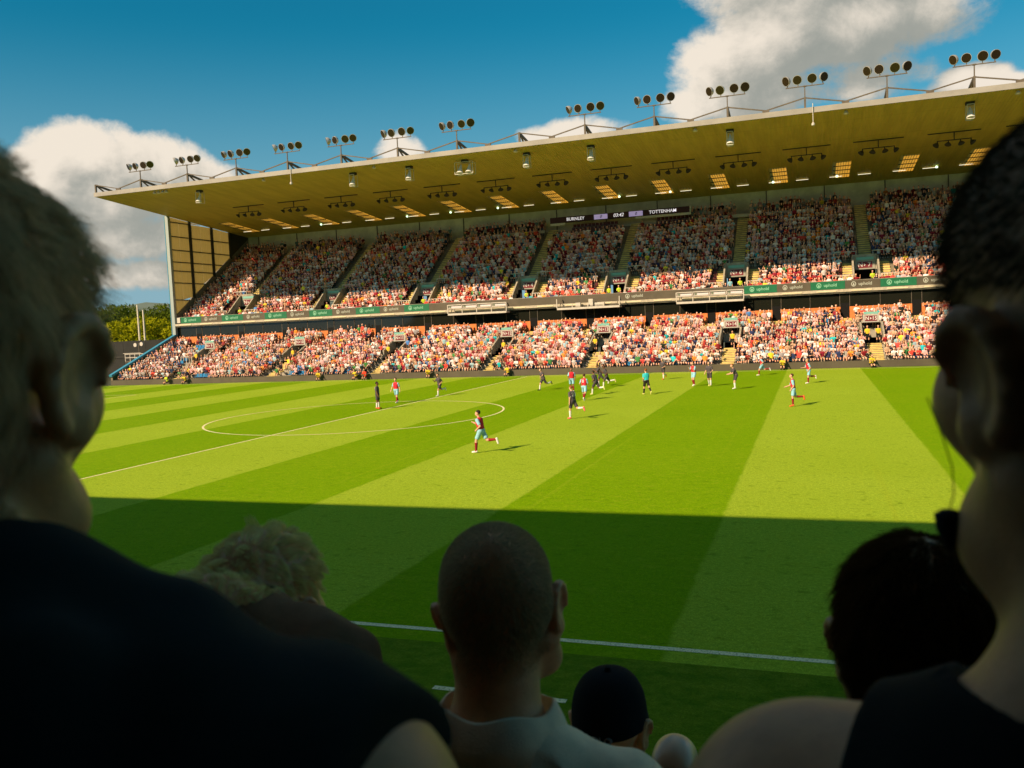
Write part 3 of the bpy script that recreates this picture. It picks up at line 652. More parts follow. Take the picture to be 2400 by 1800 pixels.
# ------------------------------------------------------------------ figures: a signed distance body, meshed
class Field:
    def __init__(s, xs, ys, zs):
        s.x, s.y, s.z = (np.asarray(a, np.float32) for a in (xs, ys, zs))
        s.D = np.full((len(s.x), len(s.y), len(s.z)), 5.0, np.float32); s.I = np.zeros(s.D.shape, np.int8)
    def sub(s, lo, hi):
        return tuple(slice(max(0, int(np.searchsorted(a, l)) - 1), min(len(a), int(np.searchsorted(a, h)) + 1)) for a, l, h in zip((s.x, s.y, s.z), lo, hi))
    def grid(s, sl): return s.x[sl[0]][:, None, None], s.y[sl[1]][None, :, None], s.z[sl[2]][None, None, :]
    def put(s, sl, d, k, rid, mode='add'):
        cur = s.D[sl]
        if mode == 'add':
            s.I[sl] = np.where(d < cur, rid, s.I[sl])
            if k > 0: h = np.clip(.5 + .5 * (cur - d) / k, 0, 1); s.D[sl] = cur * (1 - h) + d * h - k * h * (1 - h)
            else: s.D[sl] = np.minimum(cur, d)
        else:
            h = np.clip(.5 - .5 * (cur + d) / k, 0, 1); s.D[sl] = cur * (1 - h) - d * h + k * h * (1 - h)
    def cap(s, a, b, ra, rb, k=.03, rid=0, sq=(1, 1, 1), mode='add'):
        a, b, sq = np.array(a, float), np.array(b, float), np.array(sq, float); m = max(ra, rb) * max(1 / sq) * 1 + .09
        sl = s.sub(np.minimum(a, b) - m, np.maximum(a, b) + m)
        X, Y, Z = s.grid(sl)
        if X.size == 0 or Y.size == 0 or Z.size == 0: return
        ab = (b - a) * sq; L = max(float(ab @ ab), 1e-9)
        px, py, pz = (X - a[0]) * sq[0], (Y - a[1]) * sq[1], (Z - a[2]) * sq[2]
        t = np.clip((px * ab[0] + py * ab[1] + pz * ab[2]) / L, 0, 1)
        d = np.sqrt((px - t * ab[0]) ** 2 + (py - t * ab[1]) ** 2 + (pz - t * ab[2]) ** 2) - (ra + (rb - ra) * t)
        s.put(sl, (d / max(sq)).astype(np.float32), k, rid, mode)
    def ell(s, c, r, k=.03, rid=0, rot=None, mode='add'):
        c, r = np.array(c, float), np.array(r, float); m = max(r) + .09
        sl = s.sub(c - m, c + m); X, Y, Z = s.grid(sl)
        if X.size == 0 or Y.size == 0 or Z.size == 0: return
        X, Y, Z = X - c[0], Y - c[1], Z - c[2]
        if rot is not None: M = rot; X, Y, Z = (M[i][0] * X + M[i][1] * Y + M[i][2] * Z for i in range(3))
        q = np.sqrt((X / r[0]) ** 2 + (Y / r[1]) ** 2 + (Z / r[2]) ** 2); g = np.sqrt((X / r[0] ** 2) ** 2 + (Y / r[1] ** 2) ** 2 + (Z / r[2] ** 2) ** 2) + 1e-6
        s.put(sl, (q * (q - 1) / g).astype(np.float32), k, rid, mode)
    def net(s, D=None):
        D = s.D if D is None else D; ins = D < 0
        a = ins[:-1, :-1, :-1].astype(np.int8)
        cnt = np.zeros(a.shape, np.int8)
        for i in (0, 1):
            for j in (0, 1):
                for k in (0, 1): cnt += ins[i:i + a.shape[0], j:j + a.shape[1], k:k + a.shape[2]]
        act = np.argwhere((cnt > 0) & (cnt < 8)); n = len(act)
        idx = np.full(a.shape, -1, np.int32); idx[tuple(act.T)] = np.arange(n)
        off = [(i, j, k) for i in (0, 1) for j in (0, 1) for k in (0, 1)]
        val = np.stack([D[act[:, 0] + o[0], act[:, 1] + o[1], act[:, 2] + o[2]] for o in off], 1)
        acc = np.zeros((n, 3)); c = np.zeros(n)
        for p in range(8):
            for q in range(p + 1, 8):
                df = np.abs(np.array(off[p]) - np.array(off[q]))
                if df.sum() != 1: continue
                m = (val[:, p] < 0) != (val[:, q] < 0); t = val[m, p] / (val[m, p] - val[m, q])
                acc[m] += np.array(off[p]) * (1 - t)[:, None] + np.array(off[q]) * t[:, None]; c[m] += 1
        fr = act + acc / c[:, None]
        def interp(arr, f): i = np.floor(f).astype(int).clip(0, len(arr) - 2); return arr[i] + (arr[i + 1] - arr[i]) * (f - i)
        V = np.stack([interp(s.x, fr[:, 0]), interp(s.y, fr[:, 1]), interp(s.z, fr[:, 2])], 1)
        rid = s.I[tuple(np.rint(fr).astype(int).T)]
        F = []
        for ax in range(3):
            o1, o2 = [(1, 2), (2, 0), (0, 1)][ax]
            A = np.take(ins, np.arange(0, ins.shape[ax] - 1), ax); B = np.take(ins, np.arange(1, ins.shape[ax]), ax)
            e = np.argwhere(A != B); ok = (e[:, o1] > 0) & (e[:, o2] > 0) & (e[:, o1] < ins.shape[o1] - 1) & (e[:, o2] < ins.shape[o2] - 1); e = e[ok]
            sg = A[tuple(e.T)]
            u = np.zeros(3, int); u[o1] = 1; v = np.zeros(3, int); v[o2] = 1
            q = np.stack([idx[tuple((e - u - v).T)], idx[tuple((e - v).T)], idx[tuple(e.T)], idx[tuple((e - u).T)]], 1)
            q[~sg] = q[~sg][:, ::-1]; F.append(q)
        return V, np.concatenate(F), rid

def np_mesh(name, V, F, mats, mi=None, smooth=True):
    me = bpy.data.meshes.new(name); me.vertices.add(len(V)); me.vertices.foreach_set('co', np.asarray(V, np.float32).ravel())
    me.loops.add(F.size); me.loops.foreach_set('vertex_index', F.astype(np.int32).ravel())
    me.polygons.add(len(F)); me.polygons.foreach_set('loop_start', np.arange(0, F.size, F.shape[1], dtype=np.int32))
    for m in (mats if isinstance(mats, (list, tuple)) else [mats]): me.materials.append(m)
    if mi is not None: me.polygons.foreach_set('material_index', np.asarray(mi, np.int32))
    me.update(calc_edges=True); me.validate()
    if smooth: me.polygons.foreach_set('use_smooth', np.ones(len(me.polygons), bool))
    return me
def vnormals(V, F):
    n = np.cross(V[F[:, 2]] - V[F[:, 0]], V[F[:, 3]] - V[F[:, 1]]); N = np.zeros_like(V)
    for k in range(4): np.add.at(N, F[:, k], n)
    return N / (np.linalg.norm(N, axis=1, keepdims=True) + 1e-9)
def shell(V, F, rid, keep, off):                             # a garment: the faces of a body region, lifted off the skin
    fk = np.isin(rid[F], keep).sum(1) >= 3
    f = F[fk]; used, inv = np.unique(f, return_inverse=True)
    return (V + vnormals(V, F) * off)[used], inv.reshape(f.shape)

SK, SH, SRT, SOK, BT, HR, SLV = 1, 2, 3, 4, 5, 6, 7
def rotx(v, a): return np.array([v[0], v[1] * math.cos(a) - v[2] * math.sin(a), v[1] * math.sin(a) + v[2] * math.cos(a)])
def limb(a, fwd, out=0.0): # direction of a hanging limb swung forward by fwd (radians) and outward by out
    return np.array([math.sin(out), math.sin(fwd) * math.cos(out), -math.cos(fwd) * math.cos(out)])
def figure(res, lean=.1, hip=(0, 0), knee=(0, 0), sho=(0, 0), elb=(.3, .3), abd=(.12, .12), side=0.0, headyaw=0.0, headpitch=0.0, build=1.0, long_hair=False, splay=(.05, .05)):
    """a standing, running or seated adult about 1.8 m tall facing +y; returns vertices, faces, region per vertex, lowest-foot point"""
    up_t = np.array([math.sin(side), math.sin(lean) * math.cos(side), math.cos(lean) * math.cos(side)])
    P = np.zeros(3); T = P + up_t * .50; b = build
    caps, ells = [], []
    def C(a, c, ra, rb, k, rid, sq=(1, 1, 1)): caps.append((np.array(a, float), np.array(c, float), ra, rb, k, rid, sq))
    foot = []
    for i, sx in enumerate((-1, 1)):
        h = P + np.array([sx * .095, 0, -.03]); d = limb(0, hip[i], sx * splay[i]); kn = h + d * .43
        d2 = limb(0, hip[i] - knee[i], sx * splay[i] * .5); an = kn + d2 * .42
        m1 = h + d * .30
        C(h, m1, .088 * b, .078, .04, SRT); C(m1, kn, .072, .054, .03, SK)
        m2 = kn + d2 * .10; C(kn, m2, .053, .055, .02, SK); C(m2, an, .058, .040, .02, SOK)
        fd = limb(0, hip[i] - knee[i] + 1.45, 0); tip = an + d2 * .05 + fd * .17
        C(an + d2 * .03 - fd * .03, tip, .043, .034, .02, BT); foot.append((an + d2 * .08, tip))
    C(P + [-.07, 0, .0], P + [.07, 0, .0], .112 * b, .112 * b, .05, SRT)
    for sx in (-1, 1):
        C(P + [sx * .065, 0, .09], T + [sx * .085, 0, -.13], .098 * b, .112, .05, SH)
    C(P + up_t * .1, T - up_t * .05, .10 * b, .10, .05, SH); C(T + [-.13, 0, -.045], T + [.13, 0, -.045], .062, .062, .05, SH)
    H = T + up_t * .20 + np.array([0, .03, 0]); C(T, H - [0, .01, .06], .052, .050, .03, SK)
    for i, sx in enumerate((-1, 1)):
        s_ = T + np.array([sx * .175, 0, -.055]); d = limb(0, sho[i] + lean * .3, sx * abd[i]); e = s_ + d * .29
        d2 = limb(0, sho[i] + elb[i] + lean * .3, sx * abd[i] * .4 - (sx * .25 if elb[i] > .7 else 0)); wv = e + d2 * .25
        m = s_ + d * .20; C(s_, m, .062, .052, .03, SLV); C(m, e, .044, .040, .02, SK); C(e, wv, .041, .030, .02, SK)
        C(wv, wv + d2 * .10, .032, .028, .02, SK); C(wv + d2 * .02, wv + d2 * .07 + np.array([-sx * .045, .01, .01]), .015, .012, .01, SK)
    cy, sy = math.cos(headyaw), math.sin(headyaw)
    hr = lambda v: H + np.array([v[0] * cy + v[1] * sy, -v[0] * sy + v[1] * cy, v[2]])
    ells += [(hr((0, -.012, .05)), (.080, .098, .090), .02, SK), (hr((0, .035, -.015)), (.062, .066, .085), .03, SK), (hr((0, .105, -.005)), (.016, .020, .024), .02, SK)]
    ells += [(hr((0, -.028, .066)), (.088, .098, .092), .01, HR)]
    if long_hair: ells += [(hr((0, -.06, -.05)), (.085, .06, .14), .03, HR)]
    ells += [(hr((sx * .082, -.01, .02)), (.014, .026, .034), .01, SK) for sx in (-1, 1)]
    ends = np.array([c[0] for c in caps] + [c[1] for c in caps] + [H]); lo, hi = ends.min(0) - .16, ends.max(0) + .17
    f = Field(*[np.arange(l, h + res, res) for l, h in zip(lo, hi)])
    for a, c, ra, rb, k, rid, sq in caps: f.cap(a, c, ra, rb, k, rid, sq)
    for e in ells: f.ell(e[0], e[1], e[2], e[3])
    V, F, rid = f.net()
    low = V[:, 2].min(); V[:, 2] -= low
    ft = min(foot, key=lambda q: min(q[0][2], q[1][2])); fp = (ft[0] + ft[1]) / 2
    return V, F, rid, np.array([fp[0], fp[1], 0])

# ------------------------------------------------------------------ the crowd
cm_skin = attr_material('crowd_skin', 'skin', .6); cm_shirt = attr_material('crowd_shirt', 'shirt', .85); cm_leg = attr_material('crowd_trousers', 'legs', .85); cm_hair = attr_material('crowd_hair', 'hair', .7)
cm_boot = mat('crowd_shoes', (.05, .045, .04), .7)
REG = {SK: 0, SH: 1, SLV: 1, SRT: 2, SOK: 2, BT: 3, HR: 4}
def crowd_mesh(name, **kw):
    V, F, rid, fp = figure(.034, **kw)
    lut = np.zeros(9, int)
    for k, v in REG.items(): lut[k] = v
    r = lut[rid[F]]; mi = np.array([np.bincount(q, minlength=5).argmax() for q in r])
    return np_mesh(name, V - [0, 0, 0], F, [cm_skin, cm_shirt, cm_leg, cm_boot, cm_hair], mi)
sit = dict(hip=(1.45, 1.45), knee=(1.4, 1.5))
VAR = [crowd_mesh('spectator', **sit, lean=.05, sho=(.35, .35), elb=(.9, .9)),
       crowd_mesh('spectator', **sit, lean=.25, sho=(.5, .6), elb=(1.2, 1.1), long_hair=True),
       crowd_mesh('spectator', hip=(1.5, 1.3), knee=(1.6, 1.2), lean=-.05, sho=(.15, .3), elb=(1.6, 1.5), abd=(.3, .3)),
       crowd_mesh('spectator', hip=(1.4, 1.5), knee=(1.5, 1.5), lean=.12, sho=(1.3, .4), elb=(1.6, .9), abd=(.5, .2), headyaw=.4),
       crowd_mesh('spectator', hip=(1.45, 1.4), knee=(1.5, 1.5), lean=.4, sho=(.7, .7), elb=(1.0, 1.0), headyaw=-.4, build=1.15),
       crowd_mesh('spectator', hip=(1.45, 1.5), knee=(1.4, 1.5), lean=.0, sho=(.3, 1.5), elb=(.8, 1.9), abd=(.2, .6), long_hair=True, headyaw=-.3),
       crowd_mesh('spectator', hip=(1.45, 1.5), knee=(1.4, 1.5), lean=.1, sho=(.6, .6), elb=(1.9, 1.9), abd=(.35, .35), build=1.2),
       crowd_mesh('spectator', hip=(.05, -.05), knee=(.03, .05), lean=.05, sho=(.1, .3), elb=(.6, 1.3), abd=(.15, .2)),
       crowd_mesh('spectator', hip=(.05, -.02), knee=(.03, .05), lean=.02, sho=(.0, .1), elb=(.2, .3), abd=(.15, .2), headyaw=.3)]
PAL = [((.60, .56, .56), 25, 'white'), ((.55, .32, .33), 15, 'pink'), ((.22, .020, .028), 13, 'claret'), ((.52, .06, .045), 7, 'red'), ((.24, .38, .44), 7, 'pale blue'), ((.30, .29, .29), 9, 'grey'),
       ((.018, .018, .022), 12, 'black'), ((.025, .035, .09), 6, 'navy'), ((.72, .52, .04), 3, 'yellow'), ((.70, .22, .03), 3, 'orange'), ((.02, .38, .42), 2, 'turquoise'), ((.05, .20, .06), 2, 'green'), ((.40, .28, .18), 9, 'beige'), ((.06, .18, .42), 1, 'bright blue')]
SKN = [(.62, .33, .22), (.68, .38, .27), (.56, .27, .17), (.72, .43, .32), (.45, .22, .13), (.20, .09, .05)]
HAIRC = [((.035, .020, .010), 'dark brown'), ((.015, .011, .008), 'black'), ((.10, .055, .022), 'brown'), ((.30, .19, .08), 'fair'), ((.38, .36, .33), 'grey'), ((.55, .36, .27), 'no'), ((.14, .04, .012), 'ginger')]
LEG = [(.02, .022, .03), (.04, .06, .12), (.10, .09, .07), (.30, .25, .17), (.015, .015, .015), (.5, .28, .19)]
pw = np.array([p[1] for p in PAL], float); pw /= pw.sum()
seats_ = []
EMPTY = [(-52.5, -45.5, (10, 11)), (-47.5, -42.5, (8, 9, 10)), (-49, -45, (4, 5)), (-30.5, -28.6, (0, 1, 2)), (-43.0, -40.0, (0,))]
for tier, n, fy, fz in (('lower', NLO, LO_Y, LO_Z), ('upper', NUP, UP_Y, UP_Z)):
    for i in range(n):
        x = X0 + .7
        while x < X1 - .6:
            xx = x + rng.uniform(-.05, .05); x += .5
            dmin = min(PX, key=lambda p: abs(xx - p)); dd = abs(xx - dmin)
            if tier == 'lower':
                if i < 6 and dd < .92: continue
                if 6 <= i <= 9 and dd < (2.5 if i == 6 else 1.3): continue
                if i >= 10 and any(abs(xx - p) < .72 for p in DOORS): continue
                if any(a < xx < b and i in rr for a, b, rr in EMPTY) and rng.random() < .85: continue
                if rng.random() < .035: continue
            else:
                if i == 0 and dd < .85: continue
                if 1 <= i <= 5 and dd < 2.6: continue
                if i == 6 and dd < 1.0: continue
                if i > 6 and dd < .90: continue
                if i >= 17 and -5.0 < xx < 13.0: continue
                if rng.random() < .025: continue
            seats_.append((tier, i, xx, fy(i), fz(i), dmin))
recs = []
for (tier, i, x, y, z, dm) in seats_:
    v = int(rng.integers(0, 7)); st = False
    if (tier == 'upper' and i >= 18 and rng.random() < .75) or rng.random() < .012 or (tier == 'lower' and i == 13 and -36 < x < -24 and rng.random() < .6): v = int(rng.integers(7, 9)); st = True
    sc = rng.uniform(.92, 1.10); c = int(rng.choice(len(PAL), p=pw))
    if tier == 'upper' and i < 3 and rng.random() < .3: c = int(rng.choice([0, 2, 3]))
    if tier == 'lower' and x < -46 and rng.random() < .5: c = int(rng.choice([5, 6, 7]))
    col = np.clip(np.array(PAL[c][0]) * rng.uniform(.90, 1.35) + rng.uniform(-.01, .01, 3), .005, .85)
    h = int(rng.choice(len(HAIRC), p=[.26, .16, .2, .14, .12, .07, .05]))
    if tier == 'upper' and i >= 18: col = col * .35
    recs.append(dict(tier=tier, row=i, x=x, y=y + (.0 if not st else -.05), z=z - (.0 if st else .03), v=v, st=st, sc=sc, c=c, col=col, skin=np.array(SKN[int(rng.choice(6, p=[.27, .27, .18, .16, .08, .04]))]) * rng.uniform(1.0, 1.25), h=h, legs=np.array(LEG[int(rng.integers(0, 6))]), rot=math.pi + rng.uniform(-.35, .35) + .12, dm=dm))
def depth(r): return (Vector((r['x'], r['y'], r['z'])) - CAM).dot(fw)
def inview(r):
    v = Vector((r['x'], r['y'], r['z'] + 1)) - CAM; d = v.dot(fw); px = 1200 + 2015 * v.dot(rt) / d
    return 300 < px < 2130
cand = sorted([r for r in recs if r['tier'] == 'lower' and inview(r)], key=depth)
near = set(id(r) for r in cand[:300])
ordn = ['front', 'second', 'third', 'fourth', 'fifth', 'sixth', 'seventh', 'eighth', 'ninth', 'tenth', 'eleventh', 'twelfth', 'thirteenth', 'fourteenth']
cnt = {}; lists = {}
for r in recs: lists.setdefault((r['tier'], r['row'], r['dm'], r['x'] > r['dm']), []).append(r)
for v in lists.values():
    for k, r in enumerate(sorted(v, key=lambda q: abs(q['x'] - q['dm']))): r['nth'] = k
STN = ['leftmost stairs', 'second stairs from left', 'third stairs from left', 'middle stairs', 'third stairs from right', 'second stairs from right', 'rightmost stairs', 'hidden stairs']
ordn2 = ['first', 'second', 'third', 'fourth', 'fifth', 'sixth', 'seventh', 'eighth', 'ninth', 'tenth', 'eleventh', 'twelfth', 'thirteenth', 'fourteenth', 'fifteenth', 'sixteenth', 'seventeenth', 'eighteenth', 'nineteenth']
for r in recs:
    if id(r) not in near: continue
    nm = names_lo[PX.index(r['dm'])].replace(' ', ''); sidew = 'right' if r['x'] > r['dm'] else 'left'
    seatno = int(abs(r['x'] - r['dm']) / .5); key = (r['row'], nm, sidew)
    o = link('person', VAR[r['v']], None, (r['x'], r['y'], r['z']), (0, 0, r['rot'])); o.scale = (r['sc'],) * 3
    o['shirt'] = tuple(float(q) for q in r['col']); o['skin'] = tuple(float(q) for q in r['skin']); o['hair'] = tuple(HAIRC[r['h']][0]); o['legs'] = tuple(float(q) for q in r['legs'])
    tag(o, '%s in %s top, %s row, %s %s of %s' % ('standing spectator' if r['st'] else 'spectator', PAL[r['c']][2], ordn[r['row']], ordn2[r['nth']], sidew, STN[PX.index(r['dm'])]), 'person', 'spectators in the lower tier of the far stand')
# the rest of the crowd: points carrying instances
rest = [r for r in recs if id(r) not in near]
crowd_col = bpy.data.collections.new('crowd_figures')
for k, me in enumerate(VAR):
    o = bpy.data.objects.new('figure_%02d' % k, me); crowd_col.objects.link(o)
me = bpy.data.meshes.new('crowd'); me.from_pydata([(r['x'], r['y'], r['z']) for r in rest], [], [])
def pattr(n, t, data, key):
    a = me.attributes.new(n, t, 'POINT'); a.data.foreach_set(key, np.asarray(data).ravel())
pattr('shirt', 'FLOAT_VECTOR', np.array([r['col'] for r in rest], np.float32), 'vector'); pattr('skin', 'FLOAT_VECTOR', np.array([r['skin'] for r in rest], np.float32), 'vector')
pattr('hair', 'FLOAT_VECTOR', np.array([HAIRC[r['h']][0] for r in rest], np.float32), 'vector'); pattr('legs', 'FLOAT_VECTOR', np.array([r['legs'] for r in rest], np.float32), 'vector')
pattr('kind_index', 'INT', np.array([r['v'] for r in rest], np.int32), 'value'); pattr('turn', 'FLOAT_VECTOR', np.array([(0, 0, r['rot']) for r in rest], np.float32), 'vector'); pattr('size', 'FLOAT', np.array([r['sc'] for r in rest], np.float32), 'value')
ng = bpy.data.node_groups.new('crowd_scatter', 'GeometryNodeTree')
ng.interface.new_socket('Geometry', in_out='INPUT', socket_type='NodeSocketGeometry'); ng.interface.new_socket('Geometry', in_out='OUTPUT', socket_type='NodeSocketGeometry')
gi, go = ng.nodes.new('NodeGroupInput'), ng.nodes.new('NodeGroupOutput'); ip = ng.nodes.new('GeometryNodeInstanceOnPoints'); ci = ng.nodes.new('GeometryNodeCollectionInfo'); m2p = ng.nodes.new('GeometryNodeMeshToPoints')
ci.inputs['Collection'].default_value = crowd_col; ci.inputs['Separate Children'].default_value = True; ci.inputs['Reset Children'].default_value = True
def named(n, t):
    nd = ng.nodes.new('GeometryNodeInputNamedAttribute'); nd.data_type = t; nd.inputs['Name'].default_value = n; return nd.outputs['Attribute']
L = ng.links.new
L(gi.outputs[0], m2p.inputs[0]); L(m2p.outputs[0], ip.inputs['Points']); L(ci.outputs[0], ip.inputs['Instance']); ip.inputs['Pick Instance'].default_value = True
L(named('kind_index', 'INT'), ip.inputs['Instance Index'])
e2r = ng.nodes.new('FunctionNodeEulerToRotation'); L(named('turn', 'FLOAT_VECTOR'), e2r.inputs[0]); L(e2r.outputs[0], ip.inputs['Rotation']); L(named('size', 'FLOAT'), ip.inputs['Scale']); L(ip.outputs[0], go.inputs[0])
crowd = link('crowd', me); stuff(crowd); crowd['label'] = 'rest of the packed crowd filling both tiers of the far stand'
md = crowd.modifiers.new('crowd', 'NODES'); md.node_group = ng

# stewards and pitch-side people: individuals
def crowd_person(v, loc, rot, shirt, label, group=None, sc=1.0, skin=(.6, .33, .22), hair=(.03, .02, .01), legs=(.015, .015, .015)):
    o = link('person', VAR[v], None, loc, (0, 0, rot)); o.scale = (sc,) * 3
    o['shirt'] = shirt; o['skin'] = skin; o['hair'] = hair; o['legs'] = legs
    return tag(o, label, 'person', group)
YEL = (.42, .56, .03); YW = (.60, .45, .03)
for k, p in enumerate(PX[:7]):
    crowd_person(7, (p + .55, UP_Y(1) - .1, UP_Z(0) + .02), math.pi + .1, YEL, 'steward in lime yellow jacket standing at the %s passage' % names_up[k].replace(' ', ''), 'stewards at the passages')
    crowd_person(8 if k % 2 else 7, (p + (.3 if k % 2 else -.45), LO_Y(6) - .1, LO_Z(5) + .02), math.pi - .2, YW, 'steward in yellow jacket standing at the %s passage' % names_lo[k].replace(' ', ''), 'stewards at the passages')
crowd_person(7, (PX[6] + .5, LO_Y(6), LO_Z(5) + .02), math.pi, YW, 'second yellow steward on the right side of the N15 passage', 'stewards at the passages')
crowd_person(8, (PX[4] - .6, UP_Y(1), UP_Z(0) + .02), math.pi, YEL, 'second lime steward on the left side of the N5 passage', 'stewards at the passages')
crowd_person(8, (PX[5] - .5, UP_Y(1), UP_Z(0) + .02), math.pi, (.20, .42, .50), 'spectator in pale blue top standing in the N6 passage', None)
for k, (x, c, nm) in enumerate(((-45.2, YEL, 'lime bib'), (-42.6, YW, 'yellow bib'), (-24.6, YW, 'yellow bib and pale trousers'), (-19.9, YW, 'yellow top'), (-18.8, (.75, .05, .02), 'red top'), (-11.3, YW, 'yellow top'), (-2.4, YW, 'big yellow bib'), (24.3, YW, 'yellow bib'), (31.8, YW, 'yellow and black top'))):
    crowd_person(4 if k % 2 else 1, (x, 69.0, -.28), math.pi + .3 * (k % 3 - 1), c, 'person in %s sitting by the far wall, %s' % (nm, ['leftmost', 'second from the left', 'third from the left', 'fourth from the left', 'fifth from the left', 'sixth from the left', 'near the halfway line', 'second from the right', 'rightmost'][k]), 'people sitting along the far wall', sc=1.05)

# ------------------------------------------------------------------ players
CLA, SKY_B, AWAY, AWS, SOCKW = (.56, .018, .036), (.26, .52, .66), (.070, .062, .074), (.060, .052, .062), (.68, .66, .66)
def simple(name, col): return mat(name, col, .8, var=.12, vscale=14)
KITS = {'home': dict(shirt=('kit_claret', CLA), sleeve=('kit_sky', SKY_B), shorts=('kit_sky', SKY_B), sock=('kit_claret_sock', (.24, .010, .018))),
        'away': dict(shirt=('kit_charcoal', AWAY), sleeve=('kit_charcoal', AWAY), shorts=('kit_charcoal_shorts', AWS), sock=('kit_white_sock', SOCKW)),
        'ref': dict(shirt=('kit_cyan', (.03, .52, .58)), sleeve=('kit_cyan', (.03, .52, .58)), shorts=('kit_black', (.02, .018, .014)), sock=('kit_black', (.02, .018, .014)))}
BOOTC = {'white': (.72, .70, .68), 'orange': (.75, .12, .03), 'pink': (.80, .16, .14), 'yellow': (.62, .60, .20), 'black': (.02, .02, .02)}
HAIRS = {'dark': (.025, .016, .010), 'brown': (.07, .035, .015), 'ginger': (.22, .07, .015), 'fair': (.30, .18, .07)}
RUN_A = dict(lean=.22, hip=(.55, -.45), knee=(.45, 1.25), sho=(-.75, .65), elb=(1.5, 1.5), abd=(.2, .2))
RUN_B = dict(lean=.20, hip=(-.55, .50), knee=(1.25, .35), sho=(.65, -.75), elb=(1.5, 1.4), abd=(.2, .2))
JOG_A = dict(lean=.12, hip=(.25, -.25), knee=(.2, .95), sho=(-.4, .4), elb=(1.0, 1.1), abd=(.15, .15))
WALK = dict(lean=.04, hip=(.28, -.28), knee=(.1, .35), sho=(-.25, .25), elb=(.35, .3), abd=(.15, .15))
STAND = dict(lean=.08, hip=(.06, -.04), knee=(.08, .05), sho=(-.05, .1), elb=(.2, .25), abd=(.10, .12))
WIDE = dict(lean=.30, hip=(.35, -.2), knee=(.4, .35), sho=(.35, .2), elb=(.3, .4), abd=(.7, .7), splay=(.15, .15))
BENT = dict(lean=.35, hip=(.35, .15), knee=(.35, .25), sho=(.35, .35), elb=(.9, .9), abd=(.05, .05), splay=(.15, .12))
def player(label, kit, pos, yaw, pose, hair='dark', boot='white', num=None, skin=(.62, .34, .22), res=.022, sc=1.0, back_white=False):
    V, F, rid, fp = figure(res, **pose)
    V = V - fp
    o = thing('person', label, 'person', (pos[0], pos[1], .002), yaw, 'players and referee on the pitch' if kit != 'ref' else None); o.scale = (sc,) * 3
    sm = mat('skin_%d' % int(skin[0] * 100), skin, .55, sss=0)
    link('body', np_mesh('body', V, F, sm), o)
    K = KITS[kit]
    for nm, ids, (mn, mc), off in (('shirt', [SH], K['shirt'], .014), ('sleeve', [SLV], K['sleeve'], .014), ('shorts', [SRT], K['shorts'], .016), ('sock', [SOK], K['sock'], .008), ('boot', [BT], ('boot_' + boot, BOOTC[boot]), .006), ('hair', [HR], ('hair_' + hair, HAIRS[hair]), .004)):
        v, f = shell(V, F, rid, ids, off)
        if len(f): 
            if nm in ('sleeve', 'sock', 'boot'):             # left and right are parts of their own
                # split by connectivity
                par = np.arange(len(v))
                for it in range(60):
                    mn_ = par[f].min(1); new = par.copy()
                    for c_ in range(4): np.minimum.at(new, f[:, c_], mn_)
                    if (new == par).all(): break
                    par = new
                lab_ = par[f[:, 0]]; ids_, cn = np.unique(lab_, return_counts=True)
                for q in ids_[np.argsort(-cn)[:2]]:
                    ff = f[lab_ == q]; us, inv = np.unique(ff, return_inverse=True); link(nm, np_mesh(nm, v[us], inv.reshape(ff.shape), simple(mn, mc)), o)
            else: link(nm, np_mesh(nm, v, f, simple(mn, mc)), o)
    if num:
        T = V[rid == SH]; z = T[:, 2].min() + (T[:, 2].max() - T[:, 2].min()) * .62; near_ = T[np.abs(T[:, 2] - z) < .06]; yb = near_[:, 1].min()
        cx = near_[:, 0].mean()
        n_ = lettering(num, .30, letter_w, o, (cx, yb - .03, z), (R(90) - pose.get('lean', 0), 0, 0)); n_.name = 'shirt_number'
    return o
FL = R(100)   # facing the left of the picture (towards -x): +y turned by +90 degrees
player('away player in charcoal standing on the halfway line with orange boots', 'away', (-.56, 37.7), R(-78), dict(STAND, lean=-.02, side=0), 'dark', 'orange', '4', skin=(.16, .075, .045))
player('home player in claret with dark curly hair walking beside the centre circle', 'home', (-1.3, 42.1), R(175), dict(WALK, abd=(.3, .3)), 'dark', 'white', skin=(.62, .36, .24))
player('away player in charcoal striding along the far part of the halfway line', 'away', (-.32, 46.8), R(150), dict(RUN_A, lean=.15), 'dark', 'white', skin=(.5, .27, .17))
player('away player leaning and running with arms out near the far halfway line', 'away', (6.63, 50.7), R(140), dict(RUN_B, abd=(.8, .8), elb=(.5, .5), side=.12), 'brown', 'black')
player('home player in claret facing the camera behind the running charcoal player', 'home', (9.7, 49.0), R(190), dict(WALK, abd=(.35, .3), elb=(.8, .8)), 'dark', 'white', skin=(.25, .12, .07))
player('home player in claret with a shirt number seen from behind, left of the pair', 'home', (12.5, 42.3), R(-15), dict(WALK, hip=(.35, -.4), splay=(.15, .15), abd=(.5, .2), elb=(.9, .5)), 'brown', 'white', '8')
player('away player in charcoal bending close beside the claret player seen from behind', 'away', (11.99, 46.2), R(60), dict(RUN_A, lean=.3), 'dark', 'yellow', skin=(.2, .1, .06))
player('away player kicking a leg out to the right in the far group', 'away', (10.6, 53.9), R(110), dict(RUN_B, hip=(-.6, .3), knee=(.5, .3), lean=.3), 'dark', 'white', skin=(.22, .1, .06))
player('away player in charcoal running left, right side of the far group', 'away', (11.3, 52.5), R(100), RUN_A, 'dark', 'yellow', skin=(.13, .06, .035))
player('red haired away player with a number on the back running, pink boots', 'away', (14.44, 31.4), R(62), dict(RUN_A, lean=.12, sho=(-.3, .3), elb=(.3, .5), abd=(.25, .2), hip=(.25, -.55), knee=(.25, 1.15)), 'ginger', 'pink', '23')
